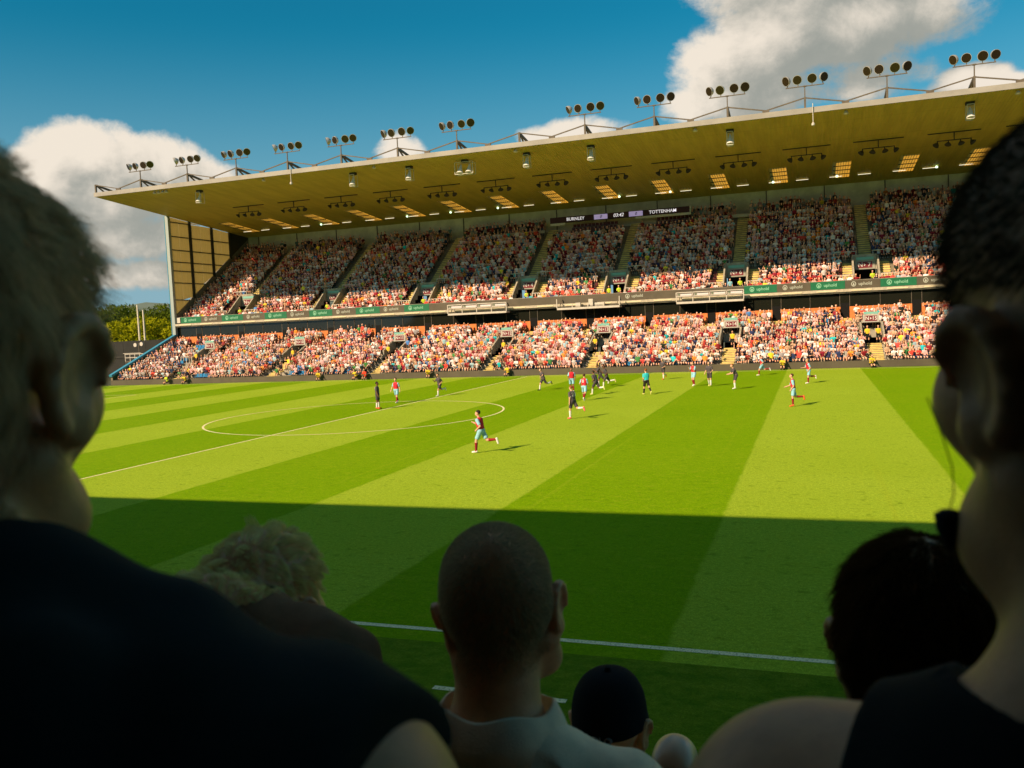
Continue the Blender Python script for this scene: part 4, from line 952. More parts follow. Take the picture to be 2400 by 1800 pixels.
player('nearest home player in claret and sky blue running left with one foot raised', 'home', (13.65, 19.5), R(82), dict(RUN_A, lean=.14, hip=(.45, -.50), knee=(.40, 1.15), sho=(-.65, .45), headyaw=-.3), 'dark', 'white', res=.018)
player('referee in cyan shirt and black shorts walking away', 'ref', (15.79, 45.8), R(35), dict(WALK, hip=(.25, -.45), knee=(.1, .3), elb=(1.2, 1.0)), 'ginger', 'yellow')
player('away player in charcoal running in front of the far advertising wall with orange boots', 'away', (14.9, 59.5), R(150), dict(JOG_A, elb=(1.6, 1.6)), 'brown', 'orange')
player('home player in claret with arms folded across, knees bent', 'home', (18.4, 52.1), R(150), dict(JOG_A, hip=(.45, .1), knee=(.6, .5), elb=(1.9, 1.9), sho=(.4, .4), abd=(.1, .1)), 'brown', 'white')
player('away player in charcoal standing upright on the dark mown band', 'away', (19.6, 51.8), R(165), dict(STAND, hip=(.15, -.15), knee=(.1, .3), elb=(1.1, .7), sho=(.1, .1), abd=(.4, .2)), 'brown', 'yellow')
player('away player in charcoal bending forward with hands together', 'away', (21.65, 48.8), R(115), BENT, 'ginger', 'white')
player('far home player in claret jogging left in front of the grey wall', 'home', (22.5, 62.1), R(95), dict(RUN_A, lean=.15), 'dark', 'white')
player('home player in claret running left near the far wall, right of the pitch', 'home', (26.5, 52.5), R(110), dict(JOG_A, knee=(.15, 1.35), hip=(.2, -.2)), 'fair', 'white')
player('home player in claret and sky blue jogging left with orange boots', 'home', (25.79, 36.6), R(95), dict(JOG_A, lean=.08, hip=(.12, -.25), knee=(.15, 1.3), sho=(-.2, .35), elb=(.8, .9)), 'brown', 'orange')

# ------------------------------------------------------------------ beyond the left end
wall_m = mat('black_sheeting', (.012, .013, .011), .7, var=.3, vscale=.4)
o = thing('screen_wall', 'long black sheeted wall beyond the left end of the stand', 'wall', (-80, 90, 0))
for k in range(12): mb = MB(); mb.box(-25 + k * 4.2, -25 + k * 4.2 + 4.17, 0, .3, 0, 5.35); mb.build('sheet_panel', wall_m, o)
mb = MB(); mb.box(-25, 25.4, -.12, -.005, 2.9, 3.05); mb.build('rail', steel_dark, o)
o = thing('camera_platform', 'white railed television platform with lamps beside the left end of the stand', 'platform', (-63.0, 84.0, 0))
mb = MB(); mb.box(-1.7, 1.8, -.9, .9, 2.35, 2.5); mb.build('deck', steel, o)
for x in (-1.6, 1.7):
    for y in (-.8, .8): mb = MB(); mb.beam((x, y, 0), (x, y, 2.35), .12); mb.build('leg', steel, o)
for z in (3.5, 3.0): mb = MB(); mb.beam((-1.7, -.85, z), (1.8, -.85, z), .08); mb.build('rail', white_m, o)
for j in range(5): mb = MB(); x = -1.65 + j * .85; mb.beam((x, -.85, 2.5), (x, -.85, 3.5), .07); mb.build('post', white_m, o)
mb = MB(); mb.beam((-1.9, -.9, 3.62), (1.2, -.9, 3.62), .1, .06); mb.build('shelf', white_m, o)
mb = MB(); mb.beam((.1, 0, 2.5), (.1, 0, 5.0), .09); mb.build('mast', steel, o)
for x, z in ((-.35, 4.75), (.75, 4.85)): mb = MB(); mb.tube([(x, .15, z), (x, -.1, z), (x, -.25, z)], [.12, .26, .28], 12); mb.build('lamp', white_m, o)
for k, (x, z) in enumerate(((-72.8, 10.95), (-71.75, 10.1))):
    mb = MB(); mb.tube([(x, 95, 0), (x, 95, z)], [.17, .12], 10); tag(mb.build('white_pole', mat('pole_white', (.62, .58, .46), .6), None), ['taller of two white poles in front of the trees', 'shorter of two white poles in front of the trees'][k], 'pole', 'white poles by the trees')
# trees
def leaf_mat(name, a, b):
    m = bpy.data.materials.new(name); m.use_nodes = True; N = NT(m.node_tree); out = N.n('ShaderNodeOutputMaterial')
    d = N.n('ShaderNodeBsdfDiffuse'); t = N.n('ShaderNodeBsdfTranslucent'); mx = N.n('ShaderNodeMixShader'); mx.inputs[0].default_value = .35
    f = N.noise(N.n('ShaderNodeTexCoord').outputs['Object'], .9, 4); c = N.mix(N.ramp(f, .3, .7), a, b)
    for q in (d, t): N.put(q.inputs['Color'], c)
    N.put(mx.inputs[1], d.outputs[0]); N.put(mx.inputs[2], t.outputs[0]); N.put(out.inputs['Surface'], mx.outputs[0]); return m
leafA = leaf_mat('leaf_yellow_green', (.20, .23, .006), (.34, .34, .010)); leafB = leaf_mat('leaf_dark_green', (.06, .10, .008), (.12, .16, .014)); bark = mat('bark', (.06, .045, .03), .9, var=.3)
def tree(label, x, y, h, w_, lm, n=5200, seed=1):
    rg = np.random.default_rng(seed); o = thing('tree', label, 'tree', (x, y, 0), group='trees beyond the left end')
    mb = MB(); mb.tube([(0, 0, 0), (.2, 0, h * .3), (0, .1, h * .6)], [.45, .32, .14], 8)
    for k in range(6): a = k * 1.05; mb.tube([(0, 0, h * .28), (math.cos(a) * w_ * .3, math.sin(a) * w_ * .3, h * .6)], [.2, .06], 6)
    mb.build('trunk', bark, o)
    nc = 42; cen = np.stack([rg.normal(0, .42, nc) * w_, rg.normal(0, .42, nc) * w_, h * (.58 + .30 * rg.uniform(-1, 1, nc))], 1)
    lim = w_ * np.sqrt(np.clip(1 - ((cen[:, 2] - h * .55) / (h * .48)) ** 2, .05, 1)); rr = np.hypot(cen[:, 0], cen[:, 1]); cen[:, :2] *= np.minimum(1, lim / (rr + 1e-6))[:, None]
    ci = rg.integers(0, nc, n); dirs = rg.normal(size=(n, 3)); dirs /= np.linalg.norm(dirs, axis=1, keepdims=True)
    p = cen[ci] + dirs * (w_ * .26 * rg.uniform(.55, 1.0, n) ** .5)[:, None] * [1, 1, .8]
    s = rg.uniform(.16, .40, n)[:, None]; a = rg.normal(size=(n, 3)); a /= np.linalg.norm(a, axis=1, keepdims=True); b = np.cross(a, dirs); b /= np.linalg.norm(b, axis=1, keepdims=True) + 1e-6
    V = np.stack([p - a * s, p + b * s * .6, p + a * s, p - b * s * .6], 1).reshape(-1, 3); F = np.arange(4 * n).reshape(n, 4)
    link('crown', np_mesh('crown', V, F, lm, smooth=False), o); return o
tree('bright yellow green tree standing right behind the two white poles', -101, 128, 10.4, 8.2, leafA, 9000, 3)
tree('yellow green tree close to the blue edged gable of the stand', -91, 132, 11.4, 7.0, leafA, 8000, 5)
tree('low yellow green bush tree at the left foot of the bright tree', -108, 122, 6.5, 5.0, leafA, 5000, 8)
tree('dark green tree left of the white poles', -122, 138, 14.2, 8.0, leafB, 8000, 11)
tree('dark green tree rising behind the bright yellow green tree', -118, 155, 14.6, 9.5, leafB, 8000, 12)
tree('dark green tree behind the blue edged gable', -104, 158, 14.2, 9.0, leafB, 8000, 13)
tree('dark green tree at the far left beyond the black wall', -138, 140, 14.5, 9.5, leafB, 8000, 14)
tree('dark green tree between the two rows of trees, left of centre', -131, 158, 15.0, 9, leafB, 7000, 15)
mb = MB(); n = 24
prof = [(-900 + 50 * k, 38 + 16 * math.sin(k * .37) + 9 * math.sin(k * 1.1)) for k in range(n)]
for (xa, za), (xb, zb) in zip(prof[:-1], prof[1:]): mb.add([(xa, 640, -1), (xb, 640, -1), (xb, 900, zb), (xa, 900, za), (xb, 1400, -1), (xa, 1400, -1)], [(0, 1, 2, 3), (3, 2, 4, 5)])
struct(mb.build('hill', mat('hill_hazed_grass', (.10, .135, .115), .9, var=.25, vscale=.01)))  # blue-grey of distant haze is mixed into the grass colour

# ------------------------------------------------------------------ near stand (we sit in it)
near_c = mat('near_concrete', (.045, .040, .032), .95, var=.2, vscale=2)
ns = thing('grandstand', 'dark covered grandstand round the camera with low roof', 'stand', (26, -13, 0))
def npart(mbx, name, m): o = mbx.build(name, m, ns); o.location = (-26, 13, 0); return o
mb = MB(); mb.prism([(-12.9, 16.85), (-24, 15.6), (-24, 15.9), (-12.9, 17.15)], -70, 70); npart(mb, 'roof', near_c)
mb = MB(); mb.box(-70, 70, -24.3, -24, 0, 15.9); npart(mb, 'back_wall', near_c)
NR = [(-10.9, 2.80), (-11.55, 3.18), (-12.25, 3.60), (-12.87, 3.96), (-13.6, 4.10)]
mb = MB()
for i in range(5):
    y0 = NR[i][0] + .33
    mb.box(-70, 70, (NR[i + 1][0] + .33) if i < 4 else -14.0, y0, 0, NR[i][1])
for i in range(10): mb.box(-70, 70, -14.0 - .78 * (i + 1), -14.0 - .78 * i, 0, 4.4 + .3 * i)
for i in range(4): mb.box(-70, 70, -10.57 + .7 * i, -10.57 + .7 * (i + 1), 0, 2.4 - .45 * i)
npart(mb, 'terrace', near_c)

# ------------------------------------------------------------------ people around the camera
def fine_axis(lo, hi, flo, fhi, fine, coarse):
    a = list(np.arange(lo, flo, coarse)) + list(np.arange(flo, fhi, fine)) + list(np.arange(fhi, hi + coarse, coarse)); return np.array(a)
def head_prims(f, s, yaw, pitch, tilt, ear=1.0, jaw=1.0, neck=True):
    M = (Euler((pitch, tilt, yaw)).to_matrix()); Mi = np.array(M.transposed()); Mn = np.array(M)
    w3 = lambda v: Mn @ (np.array(v, float) * s)
    E = lambda c, r, k=.02, mode='add', extra=None: f.ell(w3(c), np.array(r) * s, k * s, SK, rot=(Mi if extra is None else np.array(extra.transposed()) @ Mi), mode=mode)
    Cp = lambda a, b, ra, rb, k=.02: f.cap(w3(a), w3(b), ra * s, rb * s, k * s, SK)
    E((0, -.006, .046), (.076, .096, .083)); E((0, -.050, .030), (.069, .056, .070), .03); E((0, .030, .055), (.066, .062, .060), .03)
    E((0, .040, -.020), (.059, .058, .082), .03)
    for sx in (-1, 1):
        Cp((sx * .058, -.012, -.045), (sx * .050, .020, -.082), .020 * jaw, .019 * jaw, .03); Cp((sx * .050, .020, -.082), (0, .072, -.104), .019 * jaw, .020, .03)
        E((sx * .044, .062, -.020), (.026, .024, .026), .025); E((sx * .031, .098, .006), (.015, .012, .011), .012, 'sub'); E((sx * .031, .083, .006), (.0125, .0125, .0125), .004)
        Cp((sx * .008, .094, .026), (sx * .046, .084, .024), .008, .007, .015)
        Rm = Euler((R(-8), R(sx * 6), R(sx * -24))).to_matrix()
        ec = (sx * .0815, -.014, .000)
        E(ec, (.0075, .020 * ear, .034 * ear), .010, extra=Rm)
        # rim, lobe and hollow
        for q in range(9):
            a0, a1 = R(-70 + q * 28), R(-70 + (q + 1) * 28)
            P_ = lambda a: tuple(np.array(ec) + np.array(Rm) @ np.array([sx * .006, -.019 * ear * math.cos(a), .031 * ear * math.sin(a)]))
            Cp(P_(a0), P_(a1), .0052, .0052, .004)
        E(tuple(np.array(ec) + np.array([sx * .012, .004, -.002])), (.008, .011, .016), .006, 'sub', extra=Rm)
        E(tuple(np.array(ec) + np.array([0, .008, -.030 * ear])), (.006, .010, .011), .008, extra=Rm)
    Cp((0, .100, .016), (0, .120, -.026), .008, .0125, .012); E((.011, .108, -.030), (.009, .011, .008), .008); E((-.011, .108, -.030), (.009, .011, .008), .008)
    Cp((-.020, .094, -.056), (.020, .094, -.056), .0075, .0075, .008); Cp((-.017, .093, -.067), (.017, .093, -.067), .008, .008, .006)
    return Mn
def seated(label, H, s=1.0, yaw=0.0, pitch=0.0, tilt=0.0, sw=.172, sz=-.205, trap=.052, neck_r=.058, neck_y=-.045, fine=.0036, skin=None, shirt=None, sleeve='short', ear=1.0, jaw=1.0, lift=0.0, collar=False, belly=1.0, body_yaw=0.0, folds=.006, arm_r=.056, vest=.012, tz=.085, tr=.056, fine_g=.0075, polo=False, fold_caps=(), name='person'):
    """a seated adult seen from behind; local origin at ear level in the head, facing +y"""
    f = Field(fine_axis(-.42 * s, .42 * s, -.105 * s, .105 * s, fine, .011), fine_axis(-.24 * s, .48 * s, -.13 * s, .135 * s, fine, .012), fine_axis(-1.30 * s, .16 * s, -.15 * s, .145 * s, fine, .012))
    g = Field(fine_axis(-.42 * s, .42 * s, -.30 * s, .30 * s, fine_g, .013), fine_axis(-.26 * s, .30 * s, -.20 * s, .12 * s, fine_g, .013), fine_axis(-.95 * s, .06 * s, -.46 * s, .03 * s, fine_g, .013))
    S = [np.array([sx * sw, neck_y + .015, sz + (lift if sx > 0 else 0)]) * s for sx in (-1, 1)]
    def torso(F_):
        F_.cap((0, (neck_y - .005) * s, (sz - .015) * s), (0, -.02 * s, -.55 * s), .112 * s, .125 * s * belly, .06 * s)
        for i, sx in enumerate((-1, 1)):
            F_.cap((sx * sw * .5 * s, (neck_y + .0) * s, (sz - .065) * s), (sx * .075 * s, -.015 * s, -.62 * s), .108 * s, .118 * s * belly, .06 * s)
            F_.cap((sx * .03 * s, (neck_y - .005) * s, (sz + tz) * s), S[i], trap * s, tr * s, .05 * s)
            F_.cap(S[i], S[i] + np.array([sx * .012, .01, -.09]) * s, (arm_r + .006) * s, (arm_r + .002) * s, .04 * s)
        F_.cap((-.08 * s, 0, -.70 * s), (.08 * s, 0, -.70 * s), .125 * s * belly, .125 * s * belly, .06 * s)
    torso(f)
    arms = []
    for i, sx in enumerate((-1, 1)):
        e = S[i] + np.array([sx * .045, .045, -.285]) * s; wv = np.array([sx * .115 * s, .22 * s, -.60 * s])
        arms.append((S[i], e)); f.cap(S[i], e, arm_r * s, .043 * s, .03 * s); f.cap(e, wv, .043 * s, .030 * s, .02 * s)
        hd = np.array([-sx * .03, .05, -.01]) * s; f.cap(wv, wv + hd, .034 * s, .036 * s, .015 * s)
        for q in range(4): a = wv + hd + np.array([sx * (.024 - .016 * q), .01, .0]) * s; b_ = a + np.array([-sx * .005, .045 + .012 * (q in (1, 2)), -.015]) * s; f.cap(a, b_, .0095 * s, .0085 * s, .004 * s); f.cap(b_, b_ + np.array([0, .02, -.025]) * s, .0085 * s, .008 * s, .004 * s)
        f.cap(wv + hd * .3 + np.array([-sx * .03, 0, 0]) * s, wv + hd + np.array([-sx * .052, .022, -.004]) * s, .012 * s, .0095 * s, .006 * s)
        k0, k1 = np.array([sx * .09, .02, -.74]) * s, np.array([sx * .12, .345, -.72]) * s; f.cap(k0, k1, .085 * s, .062 * s, .05 * s); f.cap(k1, np.array([sx * .12, .36, -1.17]) * s, .058 * s, .038 * s, .03 * s); f.cap(np.array([sx * .12, .34, -1.215]) * s, np.array([sx * .13, .47, -1.235]) * s, .04 * s, .03 * s, .02 * s)
    f.cap((0, -.020 * s, -.05 * s), (0, neck_y * s, -.19 * s), neck_r * s, (neck_r + .008) * s, .035 * s)
    M = head_prims(f, s, yaw, pitch, tilt, ear, jaw)
    V, F, rid = f.net()
    o = thing(name, label, 'person', H, body_yaw, 'spectators in the near rows')
    body = link('body', np_mesh('body', V, F, skin), o)
    # garment
    torso(g)
    if sleeve == 'short':
        for a, e in arms: g.cap(a, a + (e - a) * .78, (arm_r + .010) * s, (arm_r + .004) * s, .03 * s)
    for a_, b_, r_ in fold_caps: g.cap(np.array(a_) * s, np.array(b_) * s, r_ * s, r_ * .7 * s, .018 * s)
    X, Y, Z = g.x[:, None, None], g.y[None, :, None], g.z[None, None, :]
    wr = np.sin(X * 41 / s + Z * 60 / s + 2 * np.sin(Y * 30)) * np.sin(Z * 33 / s - X * 52 / s + 1.3) * np.clip((np.abs(X) / s - .05) / .1, 0, 1)
    G = g.D - (.008 * s + folds * (wr + 1) * .5 * s)
    if polo:                                                 # soft folds drawn from the arm towards the neck
        u_ = (X * .62 + Z * .95 + .012 * np.sin(X * 55)) / s; rg_ = (1 - np.abs(np.sin(u_ * 70 + 1.2 * np.sin(X * 23 / s)))) ** 1.2
        G = G - 0.007 * s * rg_ * np.clip((np.abs(X) / s - .055) / .05, 0, 1) * np.clip((.10 - Y / s) / .1, 0, 1)
    nk = np.sqrt((X / (.080 * s)) ** 2 + ((Y - (neck_y + .030) * s) / (.088 * s)) ** 2) - 1      # the neck opening
    top = np.sqrt(X ** 2 + (Y - (neck_y + .03) * s) ** 2 + (Z + .085 * s) ** 2) - .098 * s
    G = np.maximum(G, -top)
    if sleeve == 'none':
        for i, sx in enumerate((-1, 1)):
            G = np.maximum(G, (sx * X - (sw + vest) * s) + .35 * np.maximum(0, -(Z - S[i][2]) - .10 * s) * 0 - .10 * np.abs(Z - S[i][2]))
    G = np.maximum(G, -(Z + .86 * s))
    v2, f2, r2 = g.net(G.astype(np.float32))
    link('vest' if sleeve == 'none' else 'shirt', np_mesh('shirt', v2, f2, shirt), o)
    if collar:
        n = 40; mbc = MB(); ring = []
        for k in range(n + 1):
            a = R(-238 + 296 * k / n); rx, ry = .079 * s, .083 * s
            ca, sa = math.cos(a), math.sin(a); c0 = np.array([0, (neck_y + .012) * s, 0])
            zt = (-.108 - .024 * (sa + 1) / 2 + .004 * math.sin(5 * a)) * s; zb = zt - (.055 + .012 * (sa < 0)) * s
            ring.append([c0 + [ca * (rx - .004 * s), sa * (ry - .004 * s), zt - .03 * s], c0 + [ca * rx, sa * ry, zt], c0 + [ca * (rx + .006 * s), sa * (ry + .006 * s), zt - .002 * s], c0 + [ca * (rx + .017 * s), sa * (ry + .017 * s), (zt + zb) / 2], c0 + [ca * (rx + .026 * s), sa * (ry + .026 * s), zb], c0 + [ca * (rx + .019 * s), sa * (ry + .019 * s), zb]])
        vs = [tuple(p) for r_ in ring for p in r_]; fs = [(6 * k + j, 6 * k + 6 + j, 6 * k + 7 + j, 6 * k + 1 + j) for k in range(n) for j in range(5)]
        mbc.add(vs, fs); mbc.build('collar', shirt, o, smooth=True)
    mbt = MB(); 
    return o, V, F, M, s
def seat_for(o, H, s):
    st = thing('stadium_seat', 'dark folding seat under ' + o['seat_label'], 'seat', (H[0], H[1], H[2] - 1.25 * s), group='seats in the near rows')
    mb = MB(); mb.box(-.21, .21, -.16, .20, .33 * s, .37 * s); mb.build('seat', near_c, st); mb = MB(); mb.box(-.21, .21, -.20, -.165, .36 * s, .62 * s); mb.build('backrest', near_c, st)
    mb = MB(); mb.box(-.03, .03, -.1, .05, 0, .33 * s); mb.build('leg', near_c, st)

def hair_mat(name, col, rough=.5, tr=.55):
    m = bpy.data.materials.new(name); m.use_nodes = True; N = NT(m.node_tree); out = N.n('ShaderNodeOutputMaterial')
    d = N.n('ShaderNodeBsdfDiffuse'); t = N.n('ShaderNodeBsdfTranslucent'); g = N.n('ShaderNodeBsdfPrincipled'); g.inputs['Roughness'].default_value = rough; g.inputs['Specular IOR Level'].default_value = 0.0
    hi = N.n('ShaderNodeHairInfo'); c = N.mix(hi.outputs['Random'], tuple(q * .55 for q in col), tuple(min(1, q * 1.45) for q in col))
    for q in (d, t): N.put(q.inputs['Color'], c)
    N.put(g.inputs['Base Color'], c); m1 = N.n('ShaderNodeMixShader'); m1.inputs[0].default_value = tr; N.put(m1.inputs[1], g.outputs[0]); N.put(m1.inputs[2], t.outputs[0]); h = m1
    N.put(out.inputs['Surface'], h.outputs[0]); return m
def grow_hair(o, V, F, M, s, m, mask, n, length, lift, width=.00022, clump=.0, curl=.0, npt=5, seed=1, flow=None, droop=.3, part=None):
    rg = np.random.default_rng(seed); L_ = (V @ M) / s                 # into head space
    Nn = vnormals(V, F); Nl = Nn @ M
    fc = L_[F].mean(1); ok = mask(fc) & (np.abs(fc[:, 0]) < .12); Fk = F[ok]
    if len(Fk) == 0: return
    e1 = L_[Fk[:, 1]] - L_[Fk[:, 0]]; e2 = L_[Fk[:, 3]] - L_[Fk[:, 0]]; ar = np.linalg.norm(np.cross(e1, e2), axis=1); pick = rg.choice(len(Fk), n, p=ar / ar.sum())
    u, v = rg.random(n)[:, None], rg.random(n)[:, None]; q = Fk[pick]
    P = (L_[q[:, 0]] * (1 - u) + L_[q[:, 1]] * u) * (1 - v) + (L_[q[:, 3]] * (1 - u) + L_[q[:, 2]] * u) * v
    No = Nl[q[:, 0]]
    crown = np.array(part if part is not None else (0.01, -.035, .13))
    fl = P - crown if flow is None else flow(P); fl = fl - (fl * No).sum(1, keepdims=True) * No; fl /= np.linalg.norm(fl, axis=1, keepdims=True) + 1e-6
    if clump > 0:                                              # strands lean towards the nearest of a set of locks
        nc = max(8, int(n / (85 if clump > .65 else 60))); cs = rg.choice(n, nc, replace=False)
        own = np.argmin(((P[:, None, :] - P[cs][None]) ** 2).sum(2), 1) if n * nc < 4e7 else rg.integers(0, nc, n)
        jit = rg.normal(0, .45, (nc, 3)); fl = fl + jit[own] * clump; ln = length * (rg.uniform(.7, 1.15, nc)[own] * rg.uniform(.85, 1.1, n)); tgt = P[cs][own]
    else: ln = length * rg.uniform(.6, 1.15, n); tgt = None
    ln = ln * np.clip((P[:, 2] + .10) / .10, .22, 1)
    fl += rg.normal(0, .12, (n, 3))
    if callable(lift): lift = lift(P)[:, None]
    t = np.linspace(0, 1, npt); pts = np.zeros((n, npt, 3))
    for j, tt in enumerate(t):
        d = No * lift * tt + fl * (1 - lift) * tt + np.array([0, 0, -1]) * droop * tt * tt
        pts[:, j] = P + d * ln[:, None] - No * .0008
        if tgt is not None: pts[:, j] += (tgt + (d * ln[:, None]) - pts[:, j]) * (tt ** 1.3 * min(clump * 1.2, .7))
        if curl > 0: pts[:, j] += np.stack([np.sin(9 * tt + own * 1.7), np.cos(8 * tt + own), np.sin(7 * tt + own * .6)], 1) * curl * tt if tgt is not None else 0
    pts = (pts.reshape(-1, 3) * s) @ M.T
    hc = bpy.data.hair_curves.new('hair'); hc.add_curves([npt] * n); hc.position_data.foreach_set('vector', pts.astype(np.float32).ravel())
    ra = hc.attributes.get('radius') or hc.attributes.new('radius', 'FLOAT', 'POINT'); ra.data.foreach_set('value', np.tile(np.linspace(1, .25, npt) * width * s, n).astype(np.float32))
    hc.materials.append(m); return link('hair', hc, o)
def scalp(front=.075, side=.022, nape=-.075, earcut=True):
    def f(p):
        y, z, x = p[:, 1], p[:, 2], np.abs(p[:, 0])
        line_ = np.where(y > .03, side + (front - side) * np.clip((y - .03) / .05, 0, 1), np.where(y < -.045, nape, side + (nape - side) * np.clip((.03 - y - .02) / .055, 0, 1)))
        ear = (np.abs(y + .012) < .030) & (z < .042) & (x > .062)
        return (z > line_) & ~(ear if earcut else False) & (z < .2)
    return f

skinA = mat('skin_tan', (.56, .29, .12), .45, sss=.12, bump=.12, bscale=260, var=.10, vscale=30)
skinB = mat('skin_ruddy', (.68, .33, .15), .45, sss=.25, bump=.12, bscale=260, var=.10, vscale=30)
skinC = mat('skin_warm', (.64, .33, .14), .45, sss=.12, bump=.12, bscale=260, var=.10, vscale=30)  # even warm skin tone of the boy and the child
cloth = lambda n, c, b=.25: mat(n, c, .9, bump=b, bscale=420, var=.12, vscale=20, spec=.1)
people = []
H = (26.518, -12.955, 5.228)
o, V, F, M, s = seated('man with wavy grey hair in a dark sleeveless top, large at the left edge', H, 1.12, yaw=R(26), sw=.234, sz=-.212, trap=.058, folds=.010, neck_r=.054, vest=.046, tz=.105, tr=.070, fold_caps=(((.05, -.075, -.125), (.150, -.085, -.135), .036), ((.150, -.085, -.137), (.190, -.095, -.185), .032), ((.05, -.115, -.18), (.16, -.135, -.235), .020)), skin=skinA, shirt=cloth('vest_dark_teal', (.006, .015, .014)), sleeve='none', ear=.95, jaw=.8, fine=.0034, arm_r=.066)
o['seat_label'] = 'the grey haired man at the left edge'; people.append((o, H, s))
grow_hair(o, V, F, M, s, hair_mat('hair_grey', (.62, .48, .27)), scalp(.07, .030, -.070), 14000, .034, .26, .00026, clump=.55, curl=.003, npt=7, seed=2, droop=.25)
H = (27.192, -12.80, 5.210)
o, V, F, M, s = seated('man with cropped dark hair and bare shoulder, large at the right edge', H, 1.15, yaw=R(38), body_yaw=R(-22), vest=-.045, sw=.150, sz=-.262, trap=.044, neck_r=.050, skin=mat('skin_brown', (.46, .23, .10), .5, sss=.1, bump=.12, bscale=260, var=.12, vscale=30), shirt=cloth('vest_black', (.006, .008, .007)), sleeve='none', ear=.86, fine=.0034, arm_r=.060)
o['seat_label'] = 'the man at the right edge'; people.append((o, H, s))
grow_hair(o, V, F, M, s, hair_mat('hair_near_black', (.045, .036, .020)), scalp(.07, .022, -.078), 16000, .013, .55, .00026, npt=4, seed=3)
H = (26.606, -12.225, 4.845)
o, V, F, M, s = seated('man with cropped grey hair wearing a white collared polo shirt, centre of the near rows', H, .95, yaw=R(19), tilt=R(-8), sw=.172, sz=-.265, trap=.050, neck_r=.059, skin=skinB, shirt=cloth('polo_white', (.86, .65, .42)), ear=1.08, collar=True, fine=.0034, folds=.004, jaw=1.05, polo=True, fine_g=.0055)
o['seat_label'] = 'the man in the white polo shirt'; people.append((o, H, s))
grow_hair(o, V, F, M, s, hair_mat('hair_cropped_grey', (.46, .36, .20)), scalp(.06, .018, -.072), 46000, .0105, .60, .00024, npt=3, seed=4, droop=.1)
H = (26.290, -12.33, 4.860)
o, V, F, M, s = seated('man with tousled blond hair and brown shirt, behind the left man', H, .89, sw=.165, sz=-.043, neck_y=-.125, trap=.050, skin=skinB, shirt=cloth('shirt_brown', (.22, .11, .055)), folds=.010, fold_caps=(((.05, -.12, .0), (.165, -.115, -.005), .046), ((.195, -.085, -.045), (.212, -.075, -.14), .034), ((.150, -.16, -.06), (.185, -.14, -.20), .022)))
o['seat_label'] = 'the blond man'; people.append((o, H, s))
grow_hair(o, V, F, M, s, hair_mat('hair_blond', (1.0, .74, .31)), scalp(.06, .015, -.080), 26000, .023, .62, .00022, clump=.7, npt=6, seed=5, droop=.12)
H = (27.121, -12.378, 4.892)
o, V, F, M, s = seated('boy with parted brown hair, right of centre', H, .91, yaw=R(-4), sw=.150, sz=-.22, skin=skinC, shirt=cloth('shirt_black', (.008, .009, .008)), ear=1.05)
o['seat_label'] = 'the boy with parted hair'; people.append((o, H, s))
grow_hair(o, V, F, M, s, hair_mat('hair_brown', (.070, .032, .010)), scalp(.06, .000, -.072), 38000, .034, .34, .00026, clump=.28, npt=6, seed=6, droop=.32, part=(.012, .0, .13))
H = (26.607, -11.615, 4.395)
o, V, F, M, s = seated('child in a black cap lettered POLO, lower centre', H, .90, sw=.135, sz=-.20, skin=skinC, shirt=cloth('shirt_black', (.008, .009, .008)))
o['seat_label'] = 'the child in the black cap'; people.append((o, H, s))
# the cap: crown of six panels, button, strap lettering and a peak towards the pitch
capm = cloth('cap_black', (.007, .008, .009), .2); mb = MB(); rings = 14; seg = 48
for a in range(rings + 1):
    ph = a / rings * R(96)
    for b_ in range(seg):
        th = 2 * math.pi * b_ / seg; pan = 1 + .012 * abs(math.cos(3 * th)) ** .5
        flat = 1 - .06 * max(0, math.cos(ph)) ** 4
        mb.v.append((.086 * s * math.sin(ph) ** .62 * math.cos(th) * pan, (-.008 + .108 * math.sin(ph) ** .62 * math.sin(th) * pan) * s, (.030 + .112 * (math.cos(ph) if ph > R(60) else .5 + .46 * math.cos(ph * 1.5) ) * 1.0) * s))
for a in range(rings):
    for b_ in range(seg): mb.f.append((a * seg + b_, a * seg + (b_ + 1) % seg, (a + 1) * seg + (b_ + 1) % seg, (a + 1) * seg + b_)); mb.m.append(0)
cap_ = thing('baseball_cap', 'black baseball cap lettered POLO on the back of a child\'s head', 'cap', H)
mb.build('crown', capm, cap_, smooth=True)
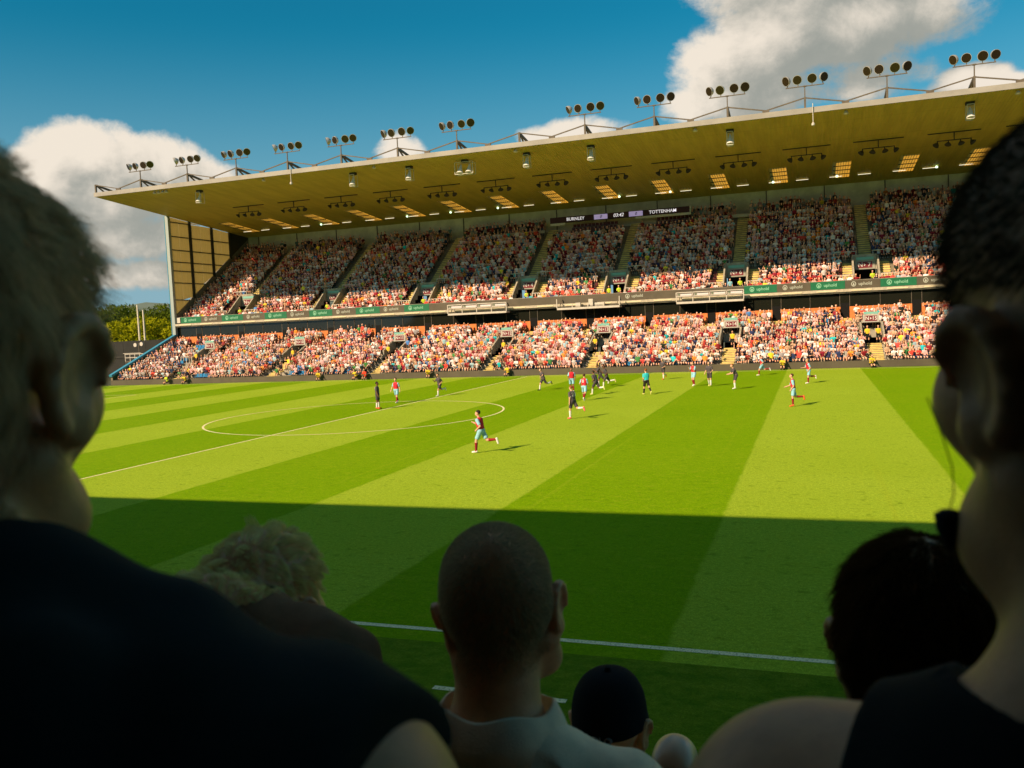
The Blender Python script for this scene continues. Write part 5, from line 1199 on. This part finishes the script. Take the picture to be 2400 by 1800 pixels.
mb = MB(); mb.tube([(0, -.008 * s, .136 * s), (0, -.008 * s, .147 * s)], [.008, .005], 10); mb.build('button', capm, cap_)
mb = MB(); n = 16; vs = []
for k in range(n + 1):
    a = math.pi * k / n
    for rr, dz in ((1.0, .022), (1.62, .004)): vs.append((.086 * s * math.cos(a), (.0 + .098 * rr * math.sin(a)) * s, dz * s))
vs += [(x, y, z - .003) for x, y, z in vs]; q = 2 * (n + 1)
mb.add(vs, [(2 * k, 2 * k + 1, 2 * k + 3, 2 * k + 2) for k in range(n)] + [(q + 2 * k, q + 2 * k + 2, q + 2 * k + 3, q + 2 * k + 1) for k in range(n)] + [(2 * k + 1, q + 2 * k + 1, q + 2 * k + 3, 2 * k + 3) for k in range(n)]); mb.build('peak', capm, cap_)
lp = lettering('POLO', .021, mat('cap_letters', (.10, .10, .09), .6), cap_, (0, -.1175 * s, .022 * s), (R(82), 0, 0))
H = (26.635, -11.0, 3.975)
o, V, F, M, s = seated('bald person whose shining crown shows at the bottom edge', H, .80, sw=.17, sz=-.20, pitch=R(-14), skin=mat('skin_bald', (.70, .40, .22), .32, sss=.1, spec=.5), shirt=cloth('shirt_black', (.008, .009, .008)))
o['seat_label'] = 'the bald person at the bottom edge'; people.append((o, H, s))
for o, H, s in people: seat_for(o, H, s)
# earphone dangling below the ear of the man at the right
ep = thing('earphone', 'dark pointed earphone dangling on a thin wire below the right man\'s ear', 'earphone', (27.0955, -12.792, 5.1215))
ep.scale = (.86, .86, .86); n = 12; mb = MB(); mb.tube([(0, 0, .011), (0, 0, .008), (0, 0, -.002), (0, 0, -.017)], [.005, .0092, .0082, .0010], 12); mb.build('bud', black, ep, smooth=True)
mb = MB(); mb.tube([(.0, 0, .010), (.003, 0, .022), (.002, .0, .040), (-.004, .002, .062), (-.012, .003, .085)], .0005, 6); mb.build('wire', steel_dark, ep)
mb = MB(); mb.tube([(.008, 0, .002), (.018, -.004, -.012), (.022, -.008, -.035), (.034, -.010, -.055), (.055, -.012, -.068)], .0012, 6); mb.build('cord', black, ep)
